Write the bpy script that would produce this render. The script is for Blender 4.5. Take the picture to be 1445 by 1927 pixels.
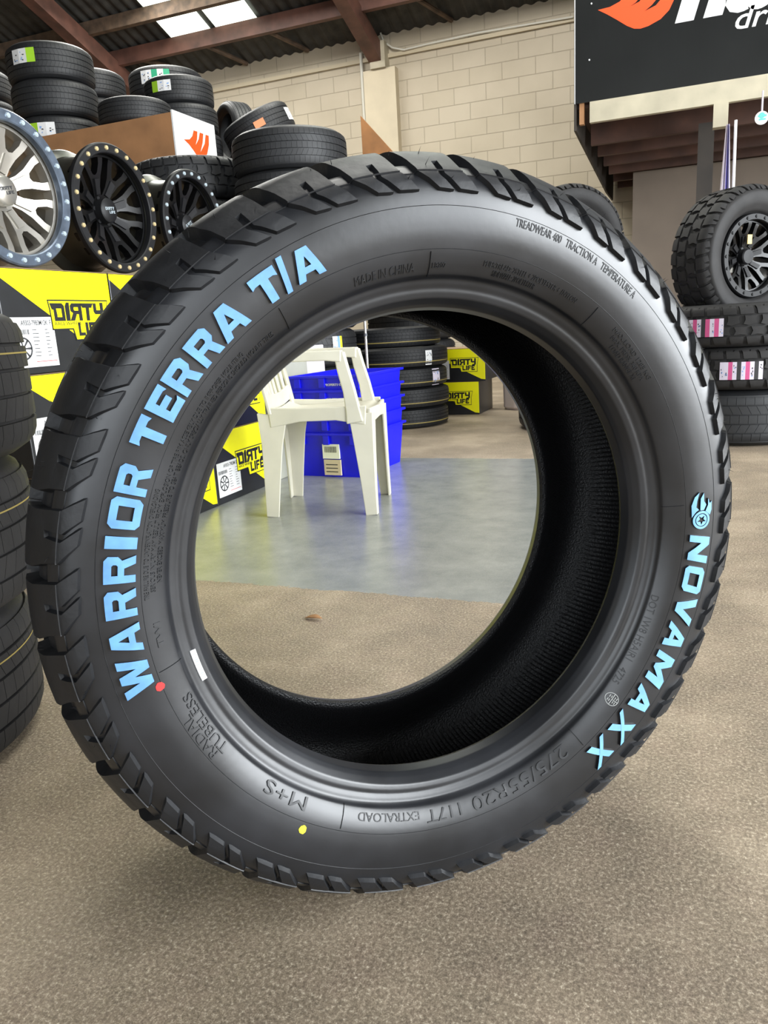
import bpy, bmesh, math, random
import numpy as np
from mathutils import Vector, Matrix
random.seed(7)
PI = math.pi
sc = bpy.context.scene
COL = sc.collection
for o in list(bpy.data.objects): bpy.data.objects.remove(o)

# ------------------------------------------------------------------ camera
F_PX, IW, IH = 1442.1, 1445, 1927
YAW, PITCH, ROLL, HEAD = -0.3709, -0.2374, -0.06, math.radians(43.3255)
CAMP = np.array([0, 0, 0.6459])
def _m(a, ax):
    c, s = math.cos(a), math.sin(a)
    return np.array([[c,-s,0],[s,c,0],[0,0,1]]) if ax == 'z' else np.array([[1,0,0],[0,c,-s],[0,s,c]])
RM = _m(HEAD,'z') @ _m(YAW,'z') @ _m(PITCH,'x')
cr, sr = math.cos(ROLL), math.sin(ROLL)
right, up, fwd = RM @ np.array([cr,0,sr]), RM @ np.array([-sr,0,cr]), RM @ np.array([0,1,0])
cd = bpy.data.cameras.new('camera'); cam = bpy.data.objects.new('camera', cd); COL.objects.link(cam)
M = Matrix.Identity(4)
for i in range(3):
    M[i][0], M[i][1], M[i][2], M[i][3] = right[i], up[i], -fwd[i], CAMP[i]
cam.matrix_world = M
cd.sensor_fit = 'HORIZONTAL'; cd.sensor_width = 36; cd.lens = F_PX*36/IW; cd.clip_start = 0.01
sc.camera = cam
def ray(px, py):
    X, Y = px-IW/2, py-IH/2
    x, y = cr*X+sr*Y, -sr*X+cr*Y
    return RM @ np.array([x/F_PX, 1, -y/F_PX])
def at(px, py, x=None, y=None, z=None):      # a measured point of the photo at a known real plane
    r = ray(px, py)
    t = (x-CAMP[0])/r[0] if x is not None else (y-CAMP[1])/r[1] if y is not None else (z-CAMP[2])/r[2]
    return CAMP+t*r

# ------------------------------------------------------------------ world, light, exposure
w = bpy.data.worlds.new('world'); sc.world = w; w.use_nodes = True
bg = w.node_tree.nodes['Background']; bg.inputs[0].default_value = (0.80,0.90,1.0,1); bg.inputs[1].default_value = 1.2
sc.view_settings.view_transform = 'Standard'; sc.view_settings.look = 'None'; sc.view_settings.gamma = 1
sc.view_settings.use_curve_mapping = False; sc.view_settings.exposure = 0.72
def area(name, loc, target, sx, sy, power, col):
    l = bpy.data.lights.new(name, 'AREA'); l.shape = 'RECTANGLE'; l.size = sx; l.size_y = sy; l.energy = power; l.color = col
    o = bpy.data.objects.new(name, l); COL.objects.link(o); o.location = loc
    o.rotation_euler = (Vector(target)-Vector(loc)).to_track_quat('-Z','Y').to_euler()
    return o
area('daylight_right_door', (5.9,1.6,1.95), (-2,1.6,1.2), 6.2, 3.5, 770, (0.93,0.97,1.0))
area('daylight_front_door', (1.6,-4.9,2.2), (-0.2,3.0,1.2), 6.0, 3.6, 120, (0.95,0.98,1.0))
area('daylight_skylight_near', (-0.2,2.9,6.0), (-0.4,2.9,0), 3.0, 3.0, 110, (1.0,0.98,0.93))
area('daylight_skylight_far', (-5.5,7.4,4.75), (-5.0,7.0,0), 1.3, 2.6, 110, (1.0,0.98,0.93))
area('added_wall_fill', (-2.2,6.6,5.05), (-2.4,9.0,1.0), 2.0, 2.0, 135, (1.0,0.97,0.92))  # added fill that brightens the block wall, not a known skylight

# ------------------------------------------------------------------ materials
def srgb(c):
    return tuple(((x/255)/12.92 if x/255 <= 0.04045 else ((x/255+0.055)/1.055)**2.4) for x in c)+(1,)
def mat(name, c, rough=0.5, metal=0.0, var=0.0, vscale=8.0, bump=0.0, bscale=60.0, spec=0.5, c2=None, emit=None, coat=0.0, rvar=0.0):
    m = bpy.data.materials.new(name); m.use_nodes = True
    nt = m.node_tree; b = nt.nodes['Principled BSDF']
    b.inputs['Base Color'].default_value = srgb(c); b.inputs['Roughness'].default_value = rough
    b.inputs['Metallic'].default_value = metal; b.inputs['Specular IOR Level'].default_value = spec
    b.inputs['Coat Weight'].default_value = coat
    if emit: b.inputs['Emission Color'].default_value = srgb(c); b.inputs['Emission Strength'].default_value = emit
    tc = nt.nodes.new('ShaderNodeTexCoord')
    if var > 0 or c2 or rvar:
        n = nt.nodes.new('ShaderNodeTexNoise'); n.inputs['Scale'].default_value = vscale; n.inputs['Detail'].default_value = 6
        nt.links.new(tc.outputs['Object'], n.inputs['Vector'])
        if var > 0 or c2:
            r = nt.nodes.new('ShaderNodeValToRGB'); r.color_ramp.elements[0].position = 0.3; r.color_ramp.elements[1].position = 0.7
            r.color_ramp.elements[0].color = srgb([max(0,x*(1-var)) for x in c]) if not c2 else srgb(c)
            r.color_ramp.elements[1].color = srgb([min(255,x*(1+var)) for x in c]) if not c2 else srgb(c2)
            nt.links.new(n.outputs['Fac'], r.inputs['Fac']); nt.links.new(r.outputs['Color'], b.inputs['Base Color'])
        if rvar:
            mr = nt.nodes.new('ShaderNodeMapRange'); mr.inputs['From Min'].default_value = .3; mr.inputs['From Max'].default_value = .7
            mr.inputs['To Min'].default_value = rough-rvar; mr.inputs['To Max'].default_value = rough+rvar
            nt.links.new(n.outputs['Fac'], mr.inputs['Value']); nt.links.new(mr.outputs['Result'], b.inputs['Roughness'])
    if bump > 0:
        n2 = nt.nodes.new('ShaderNodeTexNoise'); n2.inputs['Scale'].default_value = bscale; n2.inputs['Detail'].default_value = 5
        bp = nt.nodes.new('ShaderNodeBump'); bp.inputs['Strength'].default_value = bump; bp.inputs['Distance'].default_value = 0.01
        nt.links.new(tc.outputs['Object'], n2.inputs['Vector']); nt.links.new(n2.outputs['Fac'], bp.inputs['Height'])
        nt.links.new(bp.outputs['Normal'], b.inputs['Normal'])
    return m
MR = dict(
 rubber=mat('hero_rubber',(24,25,28),0.34,var=0.30,vscale=9,bump=0.010,bscale=140,spec=0.6,rvar=0.06),
 tread=mat('hero_tread_rubber',(20,21,24),0.50,var=0.08,vscale=30,bump=0.05,bscale=120,spec=0.5,rvar=0.06),
 liner=mat('tyre_inner_liner',(12,12,14),0.45,bump=0.35,bscale=420,spec=0.45),
 stock=mat('stock_rubber',(27,28,30),0.55,var=0.12,vscale=12,bump=0.05,bscale=90),
 stocklight=mat('stock_rubber_dusty',(40,39,39),0.66,spec=0.3,var=0.12,vscale=14,bump=0.05,bscale=90),
 stockdark=mat('stock_rubber_dark',(17,18,20),0.6,var=0.12,vscale=12),
 blue=mat('letter_blue',(88,136,190),0.45,var=0.07,vscale=70),
 blue2=mat('letter_pale_blue',(108,160,200),0.45,var=0.05,vscale=70),
 white=mat('white_paper',(214,214,214),0.6), ink=mat('label_ink',(48,48,50),0.7), red=mat('red_paint',(205,36,34),0.5), yel=mat('yellow_paint',(236,226,40),0.5),
 green=mat('label_green',(150,196,40),0.6), teal=mat('label_teal',(40,150,110),0.6), pink=mat('label_magenta',(196,80,130),0.6), sky=mat('label_blue_print',(120,160,215),0.6),
 gold=mat('gold_stripe',(140,124,66),0.6), carton_y=mat('carton_yellow',(246,240,10),0.35,var=0.02), carton_k=mat('carton_black',(30,31,33),0.35,var=0.15,vscale=12),
 card=mat('cardboard_edge',(150,124,96),0.8), cartonw=mat('white_carton',(204,196,204),0.6,var=0.03), cartong=mat('grey_carton',(160,160,146),0.6,var=0.03),
 silver=mat('machined_silver',(172,168,160),0.34,metal=0.8,var=0.06), silverp=mat('painted_pocket_grey',(150,145,136),0.4,metal=0.5),
 film=mat('silver_blue_ring',(92,102,116),0.28,metal=0.5,var=0.12,vscale=30), glossk=mat('gloss_black',(9,9,10),0.30,spec=0.35), satink=mat('satin_black',(18,18,20),0.5,spec=0.3),
 barrel=mat('barrel_dark_bronze',(74,74,68),0.3,metal=0.7), bolt=mat('bolt_brass',(226,206,160),0.3,metal=0.6), boltz=mat('bolt_zinc',(200,214,222),0.3,metal=0.6),
 chair=mat('white_plastic',(196,192,176),0.38,var=0.03,vscale=10), crate=mat('blue_plastic',(14,16,214),0.4,var=0.08,vscale=6), ply=mat('plywood',(150,108,72),0.65,var=0.10,vscale=5),
 plyd=mat('plywood_dark',(134,92,54),0.6,var=0.12,vscale=6), steel=mat('red_oxide_steel',(92,62,52),0.6,var=0.2,vscale=5), purl=mat('purlin_timber',(84,68,54),0.75,var=0.25,vscale=9),
 roof=mat('roof_sheet',(54,53,50),0.7,var=0.25,vscale=7,bump=0.2,bscale=8), sky_panel=mat('skylight_sheet',(240,250,236),0.5,emit=1.6), sign=mat('sign_black',(32,33,33),0.14,var=0.06,vscale=3,coat=0.3),
 orange=mat('sign_orange',(240,78,26),0.4), wpaint=mat('white_painted_timber',(176,168,146),0.6,var=0.06,vscale=6), beam=mat('brown_timber',(72,47,36),0.7,var=0.18,vscale=5), dkwood=mat('dark_timber',(46,40,34),0.7,var=0.2,vscale=5),
 rack=mat('rack_steel',(90,92,96),0.5,metal=0.4), conduit=mat('white_conduit',(206,204,192),0.5), leaf=mat('dry_leaf',(150,110,72),0.8), purple=mat('banner_purple',(76,70,160),0.7), chrome=mat('chrome_pole',(190,186,184),0.25,metal=0.8),
 pinkw=mat('pinkish_white_plastic',(205,192,184),0.5), orangetag=mat('orange_tag',(226,140,96),0.6), lilac=mat('lilac_board',(206,198,212),0.6), amber=mat('amber_sticker',(200,170,100),0.5),
)
def floor_mat():
    m = bpy.data.materials.new('concrete_floor'); m.use_nodes = True; nt = m.node_tree; N = nt.nodes; L = nt.links
    b = N['Principled BSDF']; tc = N.new('ShaderNodeTexCoord')
    def noise(s, d=8, r=.6):
        n = N.new('ShaderNodeTexNoise'); n.inputs['Scale'].default_value = s; n.inputs['Detail'].default_value = d; n.inputs['Roughness'].default_value = r
        L.new(tc.outputs['Object'], n.inputs['Vector']); return n.outputs['Fac']
    def ramp(f, st):
        r = N.new('ShaderNodeValToRGB'); e = r.color_ramp.elements
        e[0].position, e[0].color = st[0][0], srgb(st[0][1]); e[1].position, e[1].color = st[-1][0], srgb(st[-1][1])
        for p, c in st[1:-1]: x = e.new(p); x.color = srgb(c)
        L.new(f, r.inputs['Fac']); return r.outputs['Color']
    def mix(f, a, b_, t='MIX'):
        x = N.new('ShaderNodeMix'); x.data_type = 'RGBA'; x.blend_type = t
        if isinstance(f, float): x.inputs[0].default_value = f
        else: L.new(f, x.inputs[0])
        L.new(a, x.inputs[6]); L.new(b_, x.inputs[7]); return x.outputs[2]
    def math_(op, a, b_):
        x = N.new('ShaderNodeMath'); x.operation = op
        for i, v in ((0,a),(1,b_)):
            if isinstance(v,(int,float)): x.inputs[i].default_value = v
            else: L.new(v, x.inputs[i])
        return x.outputs[0]
    big = ramp(noise(1.6,6,.6), [(.3,(128,112,94)),(.5,(148,132,112)),(.7,(168,152,130))])
    fine = ramp(noise(210,10,.85), [(.38,(20,17,14)),(.47,(112,98,82)),(.54,(160,144,122)),(.63,(255,244,220))])
    mid = ramp(noise(22,8,.7), [(.35,(116,102,84)),(.6,(172,156,134))])
    stain = ramp(noise(3.2,7,.65), [(.38,(52,47,41)),(.5,(132,118,98)),(.61,(194,176,152))])
    hue = ramp(noise(14,6,.7), [(.35,(96,92,74)),(.5,(132,118,98)),(.65,(150,124,110))])
    conc = mix(0.52, mix(0.45, mix(0.4, big, hue), stain), fine)
    pn = ramp(noise(9,8,.7), [(.3,(116,120,119)),(.7,(150,152,148))])
    pf = ramp(noise(220,6,.7), [(.35,(98,100,98)),(.65,(152,154,150))])
    paint = mix(0.22, pn, pf)
    sx = N.new('ShaderNodeSeparateXYZ'); L.new(tc.outputs['Object'], sx.inputs[0])
    wob = math_('MULTIPLY', math_('SUBTRACT', noise(6,8,.7), .5), .05)
    fn = math_('MULTIPLY', math_('SUBTRACT', noise(90,4,.7), .5), .03)
    y = math_('ADD', math_('ADD', sx.outputs[1], wob), fn); x = math_('ADD', sx.outputs[0], wob)
    mask = math_('MULTIPLY', math_('GREATER_THAN', y, 1.665), math_('MULTIPLY', math_('LESS_THAN', y, 3.56), math_('LESS_THAN', x, -0.1)))
    L.new(mix(mask, conc, paint), b.inputs['Base Color'])
    rg = N.new('ShaderNodeMapRange'); rg.inputs['To Min'].default_value = .62; rg.inputs['To Max'].default_value = .24; L.new(mask, rg.inputs['Value'])
    L.new(rg.outputs['Result'], b.inputs['Roughness'])
    bp = N.new('ShaderNodeBump'); bp.inputs['Distance'].default_value = .004; bp.inputs['Strength'].default_value = .35
    bs = N.new('ShaderNodeMapRange'); bs.inputs['To Min'].default_value = .5; bs.inputs['To Max'].default_value = .08; L.new(mask, bs.inputs['Value']); L.new(bs.outputs['Result'], bp.inputs['Strength'])
    L.new(noise(120,8,.7), bp.inputs['Height']); L.new(bp.outputs['Normal'], b.inputs['Normal'])
    return m
def block_wall_mat():
    m = bpy.data.materials.new('painted_block_wall'); m.use_nodes = True; nt = m.node_tree; N = nt.nodes; L = nt.links
    b = N['Principled BSDF']; b.inputs['Roughness'].default_value = .6
    tc = N.new('ShaderNodeTexCoord'); sx = N.new('ShaderNodeSeparateXYZ'); cx = N.new('ShaderNodeCombineXYZ')
    L.new(tc.outputs['Object'], sx.inputs[0]); L.new(sx.outputs[0], cx.inputs[0]); L.new(sx.outputs[2], cx.inputs[1])
    br = N.new('ShaderNodeTexBrick'); L.new(cx.outputs[0], br.inputs['Vector'])
    br.inputs['Scale'].default_value = 1; br.inputs['Brick Width'].default_value = .4; br.inputs['Row Height'].default_value = .19
    br.inputs['Mortar Size'].default_value = .006; br.inputs['Mortar Smooth'].default_value = .6; br.offset = .5
    br.inputs['Color1'].default_value = srgb((190,179,158)); br.inputs['Color2'].default_value = srgb((185,174,152)); br.inputs['Mortar'].default_value = srgb((170,160,140))
    n = N.new('ShaderNodeTexNoise'); n.inputs['Scale'].default_value = 1.1; n.inputs['Detail'].default_value = 5; L.new(tc.outputs['Object'], n.inputs['Vector'])
    r = N.new('ShaderNodeValToRGB'); r.color_ramp.elements[0].color = (.72,.70,.66,1); r.color_ramp.elements[1].color = (1,1,1,1); r.color_ramp.elements[0].position = .3; r.color_ramp.elements[1].position = .6
    L.new(n.outputs['Fac'], r.inputs['Fac'])
    x = N.new('ShaderNodeMix'); x.data_type = 'RGBA'; x.blend_type = 'MULTIPLY'; x.inputs[0].default_value = .6
    L.new(br.outputs['Color'], x.inputs[6]); L.new(r.outputs['Color'], x.inputs[7]); L.new(x.outputs[2], b.inputs['Base Color'])
    bp = N.new('ShaderNodeBump'); bp.inputs['Distance'].default_value = .01; bp.inputs['Strength'].default_value = .6; bp.invert = True
    L.new(br.outputs['Fac'], bp.inputs['Height']); L.new(bp.outputs['Normal'], b.inputs['Normal'])
    return m

# ------------------------------------------------------------------ object helpers
def mesh_obj(name, V, Fc, material, parent=None, smooth=None, mats=None, mi=None):
    me = bpy.data.meshes.new(name); me.from_pydata([tuple(map(float,v)) for v in V], [], [tuple(int(i) for i in f) for f in Fc]); me.update()
    for m in (mats or [material]): me.materials.append(m)
    if mi is not None: me.polygons.foreach_set('material_index', list(mi))
    if smooth:
        me.polygons.foreach_set('use_smooth', [True]*len(me.polygons))
        if smooth < 170: me.set_sharp_from_angle(angle=math.radians(smooth))
    o = bpy.data.objects.new(name, me); COL.objects.link(o)
    if parent: o.parent = parent
    return o
def tag(o, label=None, cat=None, group=None, kind=None):
    for k, v in (('label',label),('category',cat),('group',group),('kind',kind)):
        if v: o[k] = v
    return o
def thing(name, label, cat, loc=(0,0,0), rot=(0,0,0), group=None):
    o = bpy.data.objects.new(name, None); COL.objects.link(o); o.empty_display_size = .05
    o.location = loc; o.rotation_euler = rot
    return tag(o, label, cat, group)
def copy_tree(o, parent=None):
    c = o.copy(); COL.objects.link(c)
    if parent: c.parent = parent
    for ch in [x for x in bpy.data.objects if x.parent == o]: copy_tree(ch, c)
    return c
class G:                                   # collects simple solids into one mesh
    def __init__(s): s.V, s.F = [], []
    def add(s, V, Fc):
        n = len(s.V); s.V += [tuple(v) for v in V]; s.F += [tuple(n+i for i in f) for f in Fc]; return s
    def hexa(s, p):                        # 8 corners: bottom 4, top 4
        return s.add(p, [(3,2,1,0),(4,5,6,7),(0,1,5,4),(1,2,6,5),(2,3,7,6),(3,0,4,7)])
    def box(s, x0, y0, z0, x1, y1, z1):
        return s.hexa([(x0,y0,z0),(x1,y0,z0),(x1,y1,z0),(x0,y1,z0),(x0,y0,z1),(x1,y0,z1),(x1,y1,z1),(x0,y1,z1)])
    def beam(s, pts, secs, side):          # rectangular section swept along a path; secs = (width along side, depth)
        side = Vector(side).normalized(); rings = []
        P = [Vector(p) for p in pts]
        for i, p in enumerate(P):
            t = (P[min(i+1,len(P)-1)]-P[max(i-1,0)]).normalized(); n = t.cross(side).normalized(); sd = n.cross(t).normalized()
            a, b = secs[i][0]/2, secs[i][1]/2
            rings.append([p+sd*a+n*b, p-sd*a+n*b, p-sd*a-n*b, p+sd*a-n*b])
        V = [v for r in rings for v in r]; Fc = [(3,2,1,0)]
        for i in range(len(P)-1):
            for k in range(4): Fc.append((4*i+k, 4*i+(k+1)%4, 4*i+4+(k+1)%4, 4*i+4+k))
        m = 4*(len(P)-1); Fc.append((m,m+1,m+2,m+3))
        return s.add(V, Fc)
    def tube(s, a, b, r, n=12, r2=None):
        a, b = Vector(a), Vector(b); t = (b-a).normalized(); u = t.orthogonal().normalized(); v = t.cross(u); r2 = r if r2 is None else r2
        V = [p+(u*math.cos(2*PI*k/n)+v*math.sin(2*PI*k/n))*q for p, q in ((a,r),(b,r2)) for k in range(n)]
        Fc = [(k,(k+1)%n,n+(k+1)%n,n+k) for k in range(n)]+[tuple(range(n))[::-1], tuple(range(n,2*n))]
        return s.add(V, Fc)
    def lathe(s, prof, n=64, closed=False):   # (r, z) about z
        m = len(prof)
        V = [(r*math.cos(2*PI*k/n), r*math.sin(2*PI*k/n), z) for k in range(n) for r, z in prof]
        Fc = [(k*m+i, ((k+1)%n)*m+i, ((k+1)%n)*m+(i+1)%m, k*m+(i+1)%m) for k in range(n) for i in range(m if closed else m-1)]
        return s.add(V, Fc)
    def build(s, name, material, parent=None, smooth=None, bevel=0, seg=2):
        o = mesh_obj(name, s.V, s.F, material, parent, smooth)
        if bevel:
            b = o.modifiers.new('bevel','BEVEL'); b.width = bevel; b.segments = seg; b.limit_method = 'ANGLE'
        return o
def box(name, a, b, material, parent=None, bevel=0):
    return G().box(*a, *b).build(name, material, parent, bevel=bevel)

# ---- flat outlines -> gridded mesh -> raised on any surface
def tess(polys=None, text=None, size=1, gu=None, gv=None, bold=0, shear=0, space=1):
    if text is not None:
        cu = bpy.data.curves.new('t','FONT'); cu.body = text; cu.size = size; cu.offset = bold; cu.shear = shear; cu.space_character = space; cu.resolution_u = 3
    else:
        cu = bpy.data.curves.new('t','CURVE'); cu.dimensions = '2D'; cu.fill_mode = 'BOTH'
        for p in polys:
            sp = cu.splines.new('POLY'); sp.points.add(len(p)-1); sp.use_cyclic_u = True
            for i, (x, y) in enumerate(p): sp.points[i].co = (x,y,0,1)
    ob = bpy.data.objects.new('t', cu); COL.objects.link(ob)
    dg = bpy.context.evaluated_depsgraph_get(); ev = ob.evaluated_get(dg); me = ev.to_mesh()
    bm = bmesh.new(); bm.from_mesh(me); ev.to_mesh_clear(); bpy.data.objects.remove(ob); bpy.data.curves.remove(cu)
    bmesh.ops.remove_doubles(bm, verts=bm.verts, dist=1e-6)
    if bm.verts:
        xs = [v.co.x for v in bm.verts]; ys = [v.co.y for v in bm.verts]
        for ax, g, lo, hi in ((0,gu,min(xs),max(xs)),(1,gv,min(ys),max(ys))):
            if not g: continue
            k = math.floor(lo/g)+1
            while k*g < hi-1e-7:
                co = [0,0,0]; no = [0,0,0]; co[ax] = k*g; no[ax] = 1
                bmesh.ops.bisect_plane(bm, geom=bm.verts[:]+bm.edges[:]+bm.faces[:], plane_co=co, plane_no=no, dist=1e-7); k += 1
    bm.verts.ensure_lookup_table(); bm.verts.index_update()
    V = np.array([(v.co.x, v.co.y) for v in bm.verts]).reshape(-1,2); Fc = []
    for f in bm.faces:
        ids = [v.index for v in f.verts]; 
        if f.normal.z < 0: ids.reverse()
        Fc.append(ids)
    bm.free(); return V, Fc
def raise_(V, Fc, draft=0.0):
    """(n,2) flat mesh -> U,Vv,K(top=1), faces with side walls"""
    n = len(V); E = {}
    for f in Fc:
        for i in range(len(f)): E[(f[i], f[(i+1)%len(f)])] = 1
    bd = [e for e in E if (e[1],e[0]) not in E]
    nrm = np.zeros((n,2)); used = {}
    for a, b in bd:
        d = V[b]-V[a]; L = np.hypot(*d) or 1; o = np.array([d[1],-d[0]])/L
        nrm[a] += o; nrm[b] += o
    for a, b in bd:
        for v in (a,b):
            if v not in used: used[v] = n+len(used)
    B = np.zeros((len(used),2))
    for v, i in used.items():
        L = np.hypot(*nrm[v]) or 1; B[i-n] = V[v]+nrm[v]/L*draft
    P = np.vstack([V, B]) if len(used) else V
    K = np.r_[np.ones(n), np.zeros(len(used))]
    W = [(b, a, used[a], used[b]) for a, b in bd]
    return P, K, [tuple(f) for f in Fc], W
def merge(parts):
    V, T, S, n = [], [], [], 0
    for P, K, Fc, W in parts:
        V.append(np.c_[P, K]); T += [tuple(i+n for i in f) for f in Fc]; S += [tuple(i+n for i in f) for f in W]; n += len(P)
    return np.vstack(V), T, S

GL = {  # hand-drawn block capitals, height 1: (advance width, [pieces], each piece = outline + holes)
 'W':(1.25,[[[(0,1),(.26,1),(.38,.42),(.50,1),(.75,1),(.87,.42),(.99,1),(1.25,1),(1.03,0),(.75,0),(.625,.52),(.50,0),(.22,0)]]]),
 'A':(1.08,[[[(0,0),(.34,1),(.74,1),(1.08,0),(.80,0),(.73,.2),(.35,.2),(.28,0)],[(.42,.40),(.66,.40),(.54,.74)]]]),
 'R':(.98,[[[(0,0),(0,1),(.78,1),(.93,.88),(.93,.56),(.80,.43),(.98,0),(.68,0),(.52,.36),(.27,.36),(.27,0)],[(.27,.56),(.27,.76),(.60,.76),(.65,.71),(.65,.61),(.60,.56)]]]),
 'I':(.34,[[[(0,0),(0,1),(.34,1),(.34,0)]]]),
 'O':(1.0,[[[(.14,0),(0,.14),(0,.86),(.14,1),(.86,1),(1,.86),(1,.14),(.86,0)],[(.27,.25),(.27,.75),(.73,.75),(.73,.25)]]]),
 'T':(1.0,[[[(0,1),(1,1),(1,.66),(.86,.72),(.66,.72),(.66,0),(.34,0),(.34,.72),(.14,.72),(0,.66)]]]),
 'E':(.86,[[[(0,0),(0,1),(.86,1),(.86,.70),(.74,.76),(.29,.76),(.29,.62),(.7,.62),(.7,.40),(.29,.40),(.29,.25),(.74,.25),(.86,.32),(.86,0)]]]),
 '/':(.42,[[[(0,-.05),(.2,1.1),(.42,1.1),(.22,-.05)]]]),
 'D':(1.0,[[[(0,0),(0,1),(.78,1),(1,.8),(1,.2),(.78,0)],[(.27,.24),(.27,.76),(.66,.76),(.73,.68),(.73,.32),(.66,.24)]]]),
 'Y':(1.0,[[[(0,1),(.3,1),(.5,.66),(.7,1),(1,1),(.65,.42),(.65,0),(.35,0),(.35,.42)]]]),
 'L':(.8,[[[(0,0),(0,1),(.28,1),(.28,.25),(.8,.25),(.8,0)]]]),
 'F':(.84,[[[(0,0),(0,1),(.84,1),(.84,.75),(.28,.75),(.28,.6),(.7,.6),(.7,.38),(.28,.38),(.28,0)]]]),
 'd':(1.0,[[[(-.20,1),(.82,1),(1,.84),(1,0),(.08,0),(.08,.64),(-.05,.64)],[(.34,.22),(.34,.42),(.30,.70),(.74,.70),(.74,.22)]]]),
 'i':(.36,[[[(0,0),(0,.84),(.14,1.04),(.38,1.04),(.34,0)]]]),
 'r':(1.0,[[[(0,0),(0,.60),(.0,1),(.84,1),(1,.86),(1,.56),(.80,.44),(1.10,0),(.72,0),(.48,.38),(.30,.38),(.30,0)],[(.30,.58),(.30,.78),(.66,.78),(.70,.72),(.70,.62),(.64,.58)]]]),
 't':(.92,[[[(-.16,1),(1.02,1),(.84,.74),(.62,.74),(.58,0),(.28,0),(.32,.74),(.02,.74)]]]),
 'y':(.98,[[[(.02,1),(.30,1),(.30,.60),(.66,.60),(.66,1.04),(.96,1.04),(.94,.10),(.70,-.14),(.16,-.14),(.32,.12),(.62,.12),(.64,.36),(.16,.36),(.02,.5)]]]),
 'n':(1.18,[[[(0,0),(.12,1),(.42,1),(.82,.42),(.89,1),(1.18,1),(1.06,0),(.76,0),(.35,.58),(.28,0)]]]),
 'o':(1.12,[[[(.12,0),(.0,.14),(.06,.86),(.22,1),(1.0,1),(1.12,.86),(1.06,.14),(.9,0)],[(.28,.24),(.34,.76),(.84,.76),(.78,.24)]]]),
 'v':(1.15,[[[(0,1),(.32,1),(.52,.36),(.84,1),(1.15,1),(.66,0),(.28,0)]]]),
 'a':(1.1,[[[(0,0),(.56,1),(.92,1),(1.1,0),(.80,0),(.77,.2),(.40,.2),(.3,0)],[(.53,.40),(.74,.40),(.69,.74)]]]),
 'm':(1.36,[[[(0,0),(.13,1),(.42,1),(.66,.52),(1.02,1),(1.36,1),(1.22,0),(.93,0),(1.0,.56),(.70,.12),(.54,.12),(.34,.56),(.28,0)]]]),
 'x':(1.15,[[[(.08,1),(.42,1),(1.12,0),(.76,0)]],[[(-.08,-.06),(.16,-.06),(1.2,1.08),(.98,1.08)]]]),
}
def glyph(ch, h, gu=None, gv=None, mirror=False, draft=0):
    adv, pieces = GL[ch]; parts = []
    for k, pc in enumerate(pieces):
        pl = [[((adv-x if mirror else x)*h, y*h) for x, y in p] for p in pc]
        V, Fc = tess(polys=pl, gu=gu, gv=gv); P, K, T, W = raise_(V, Fc, draft)
        parts.append((P, K*(1+.06*k), T, W))
    return adv*h, merge(parts)

# ------------------------------------------------------------------ tyres: everything lives on a turned profile, axis = local Z
class Prof:
    def __init__(s, pts, sig=.0035, sig2=.0008, split=.236):
        P = np.array(pts); seg = np.r_[0, np.cumsum(np.linalg.norm(np.diff(P,axis=0),axis=1))]; s.end = seg[-1]
        S = np.linspace(-s.end, s.end, 1401); A = np.abs(S); ds = S[1]-S[0]
        Wd = np.interp(A, seg, P[:,0])*np.sign(S); R = np.interp(A, seg, P[:,1]); W2, R2 = Wd.copy(), R.copy()
        for i in range(len(S)):
            sg = sig if A[i] < split else sig2
            edge = (s.end-A[i])/2.5; sg = max(1e-5, min(sg, edge)); k = int(3*sg/ds)+1
            j = np.arange(max(0,i-k), min(len(S),i+k+1)); g = np.exp(-.5*((S[j]-S[i])/sg)**2); g /= g.sum()
            W2[i] = (g*Wd[j]).sum(); R2[i] = (g*R[j]).sum()
        s.S, s.W, s.R = S, W2, R2
        tw, tr = np.gradient(W2, S), np.gradient(R2, S); L = np.hypot(tw,tr); s.nw, s.nr = -tr/L, tw/L
        if s.nr[700] < 0: s.nw, s.nr = -s.nw, -s.nr
    def map(s, th, sv, h):
        r = np.interp(sv, s.S, s.R)+h*np.interp(sv, s.S, s.nr); w_ = np.interp(sv, s.S, s.W)+h*np.interp(sv, s.S, s.nw)
        return np.stack([r*np.cos(th), r*np.sin(th), w_], -1)
def revolve(prof, svals, hfun, n):
    sv = np.array(svals); h = np.array([hfun(x) for x in sv]); th = np.arange(n)*2*PI/n
    TT, SS = np.meshgrid(th, sv, indexing='ij'); V = prof.map(TT.ravel(), SS.ravel(), np.tile(h, n)); m = len(sv)
    a = (np.arange(n)[:,None]*m+np.arange(m-1)[None]); b = (((np.arange(n)+1)%n)[:,None]*m+np.arange(m-1)[None])
    Fc = np.stack([a, b, b+1, a+1], -1).reshape(-1,4)
    return V, [tuple(f) for f in Fc]
def array_blocks(prof, polys, N, Rref, htop, hbot, mirror=False, phase=0.0, gu=.012, gv=.008, draft=.0008):
    """polys in (theta_deg, s); repeated N times"""
    parts = []
    for pl in polys:
        p2 = [(math.radians(t)*Rref, s_) for t, s_ in pl]
        V, Fc = tess(polys=[p2], gu=gu, gv=gv); parts.append(raise_(V, Fc, draft))
    A, T, S_ = merge(parts); Fc = T+S_
    th0 = A[:,0]/Rref; sv = A[:,1]; h = np.where(A[:,2] > .5, htop(sv), hbot(sv))
    if mirror: sv = -sv; 
    VV, FF = [], []
    for k in range(N):
        VV.append(prof.map(th0+phase+2*PI*k/N, sv, h)); o = k*len(A)
        FF += [tuple(i+o for i in (f if not mirror else f[::-1])) for f in Fc]
    return np.vstack(VV), FF
def flip(Fc): return [tuple(f[::-1]) for f in Fc]

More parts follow.
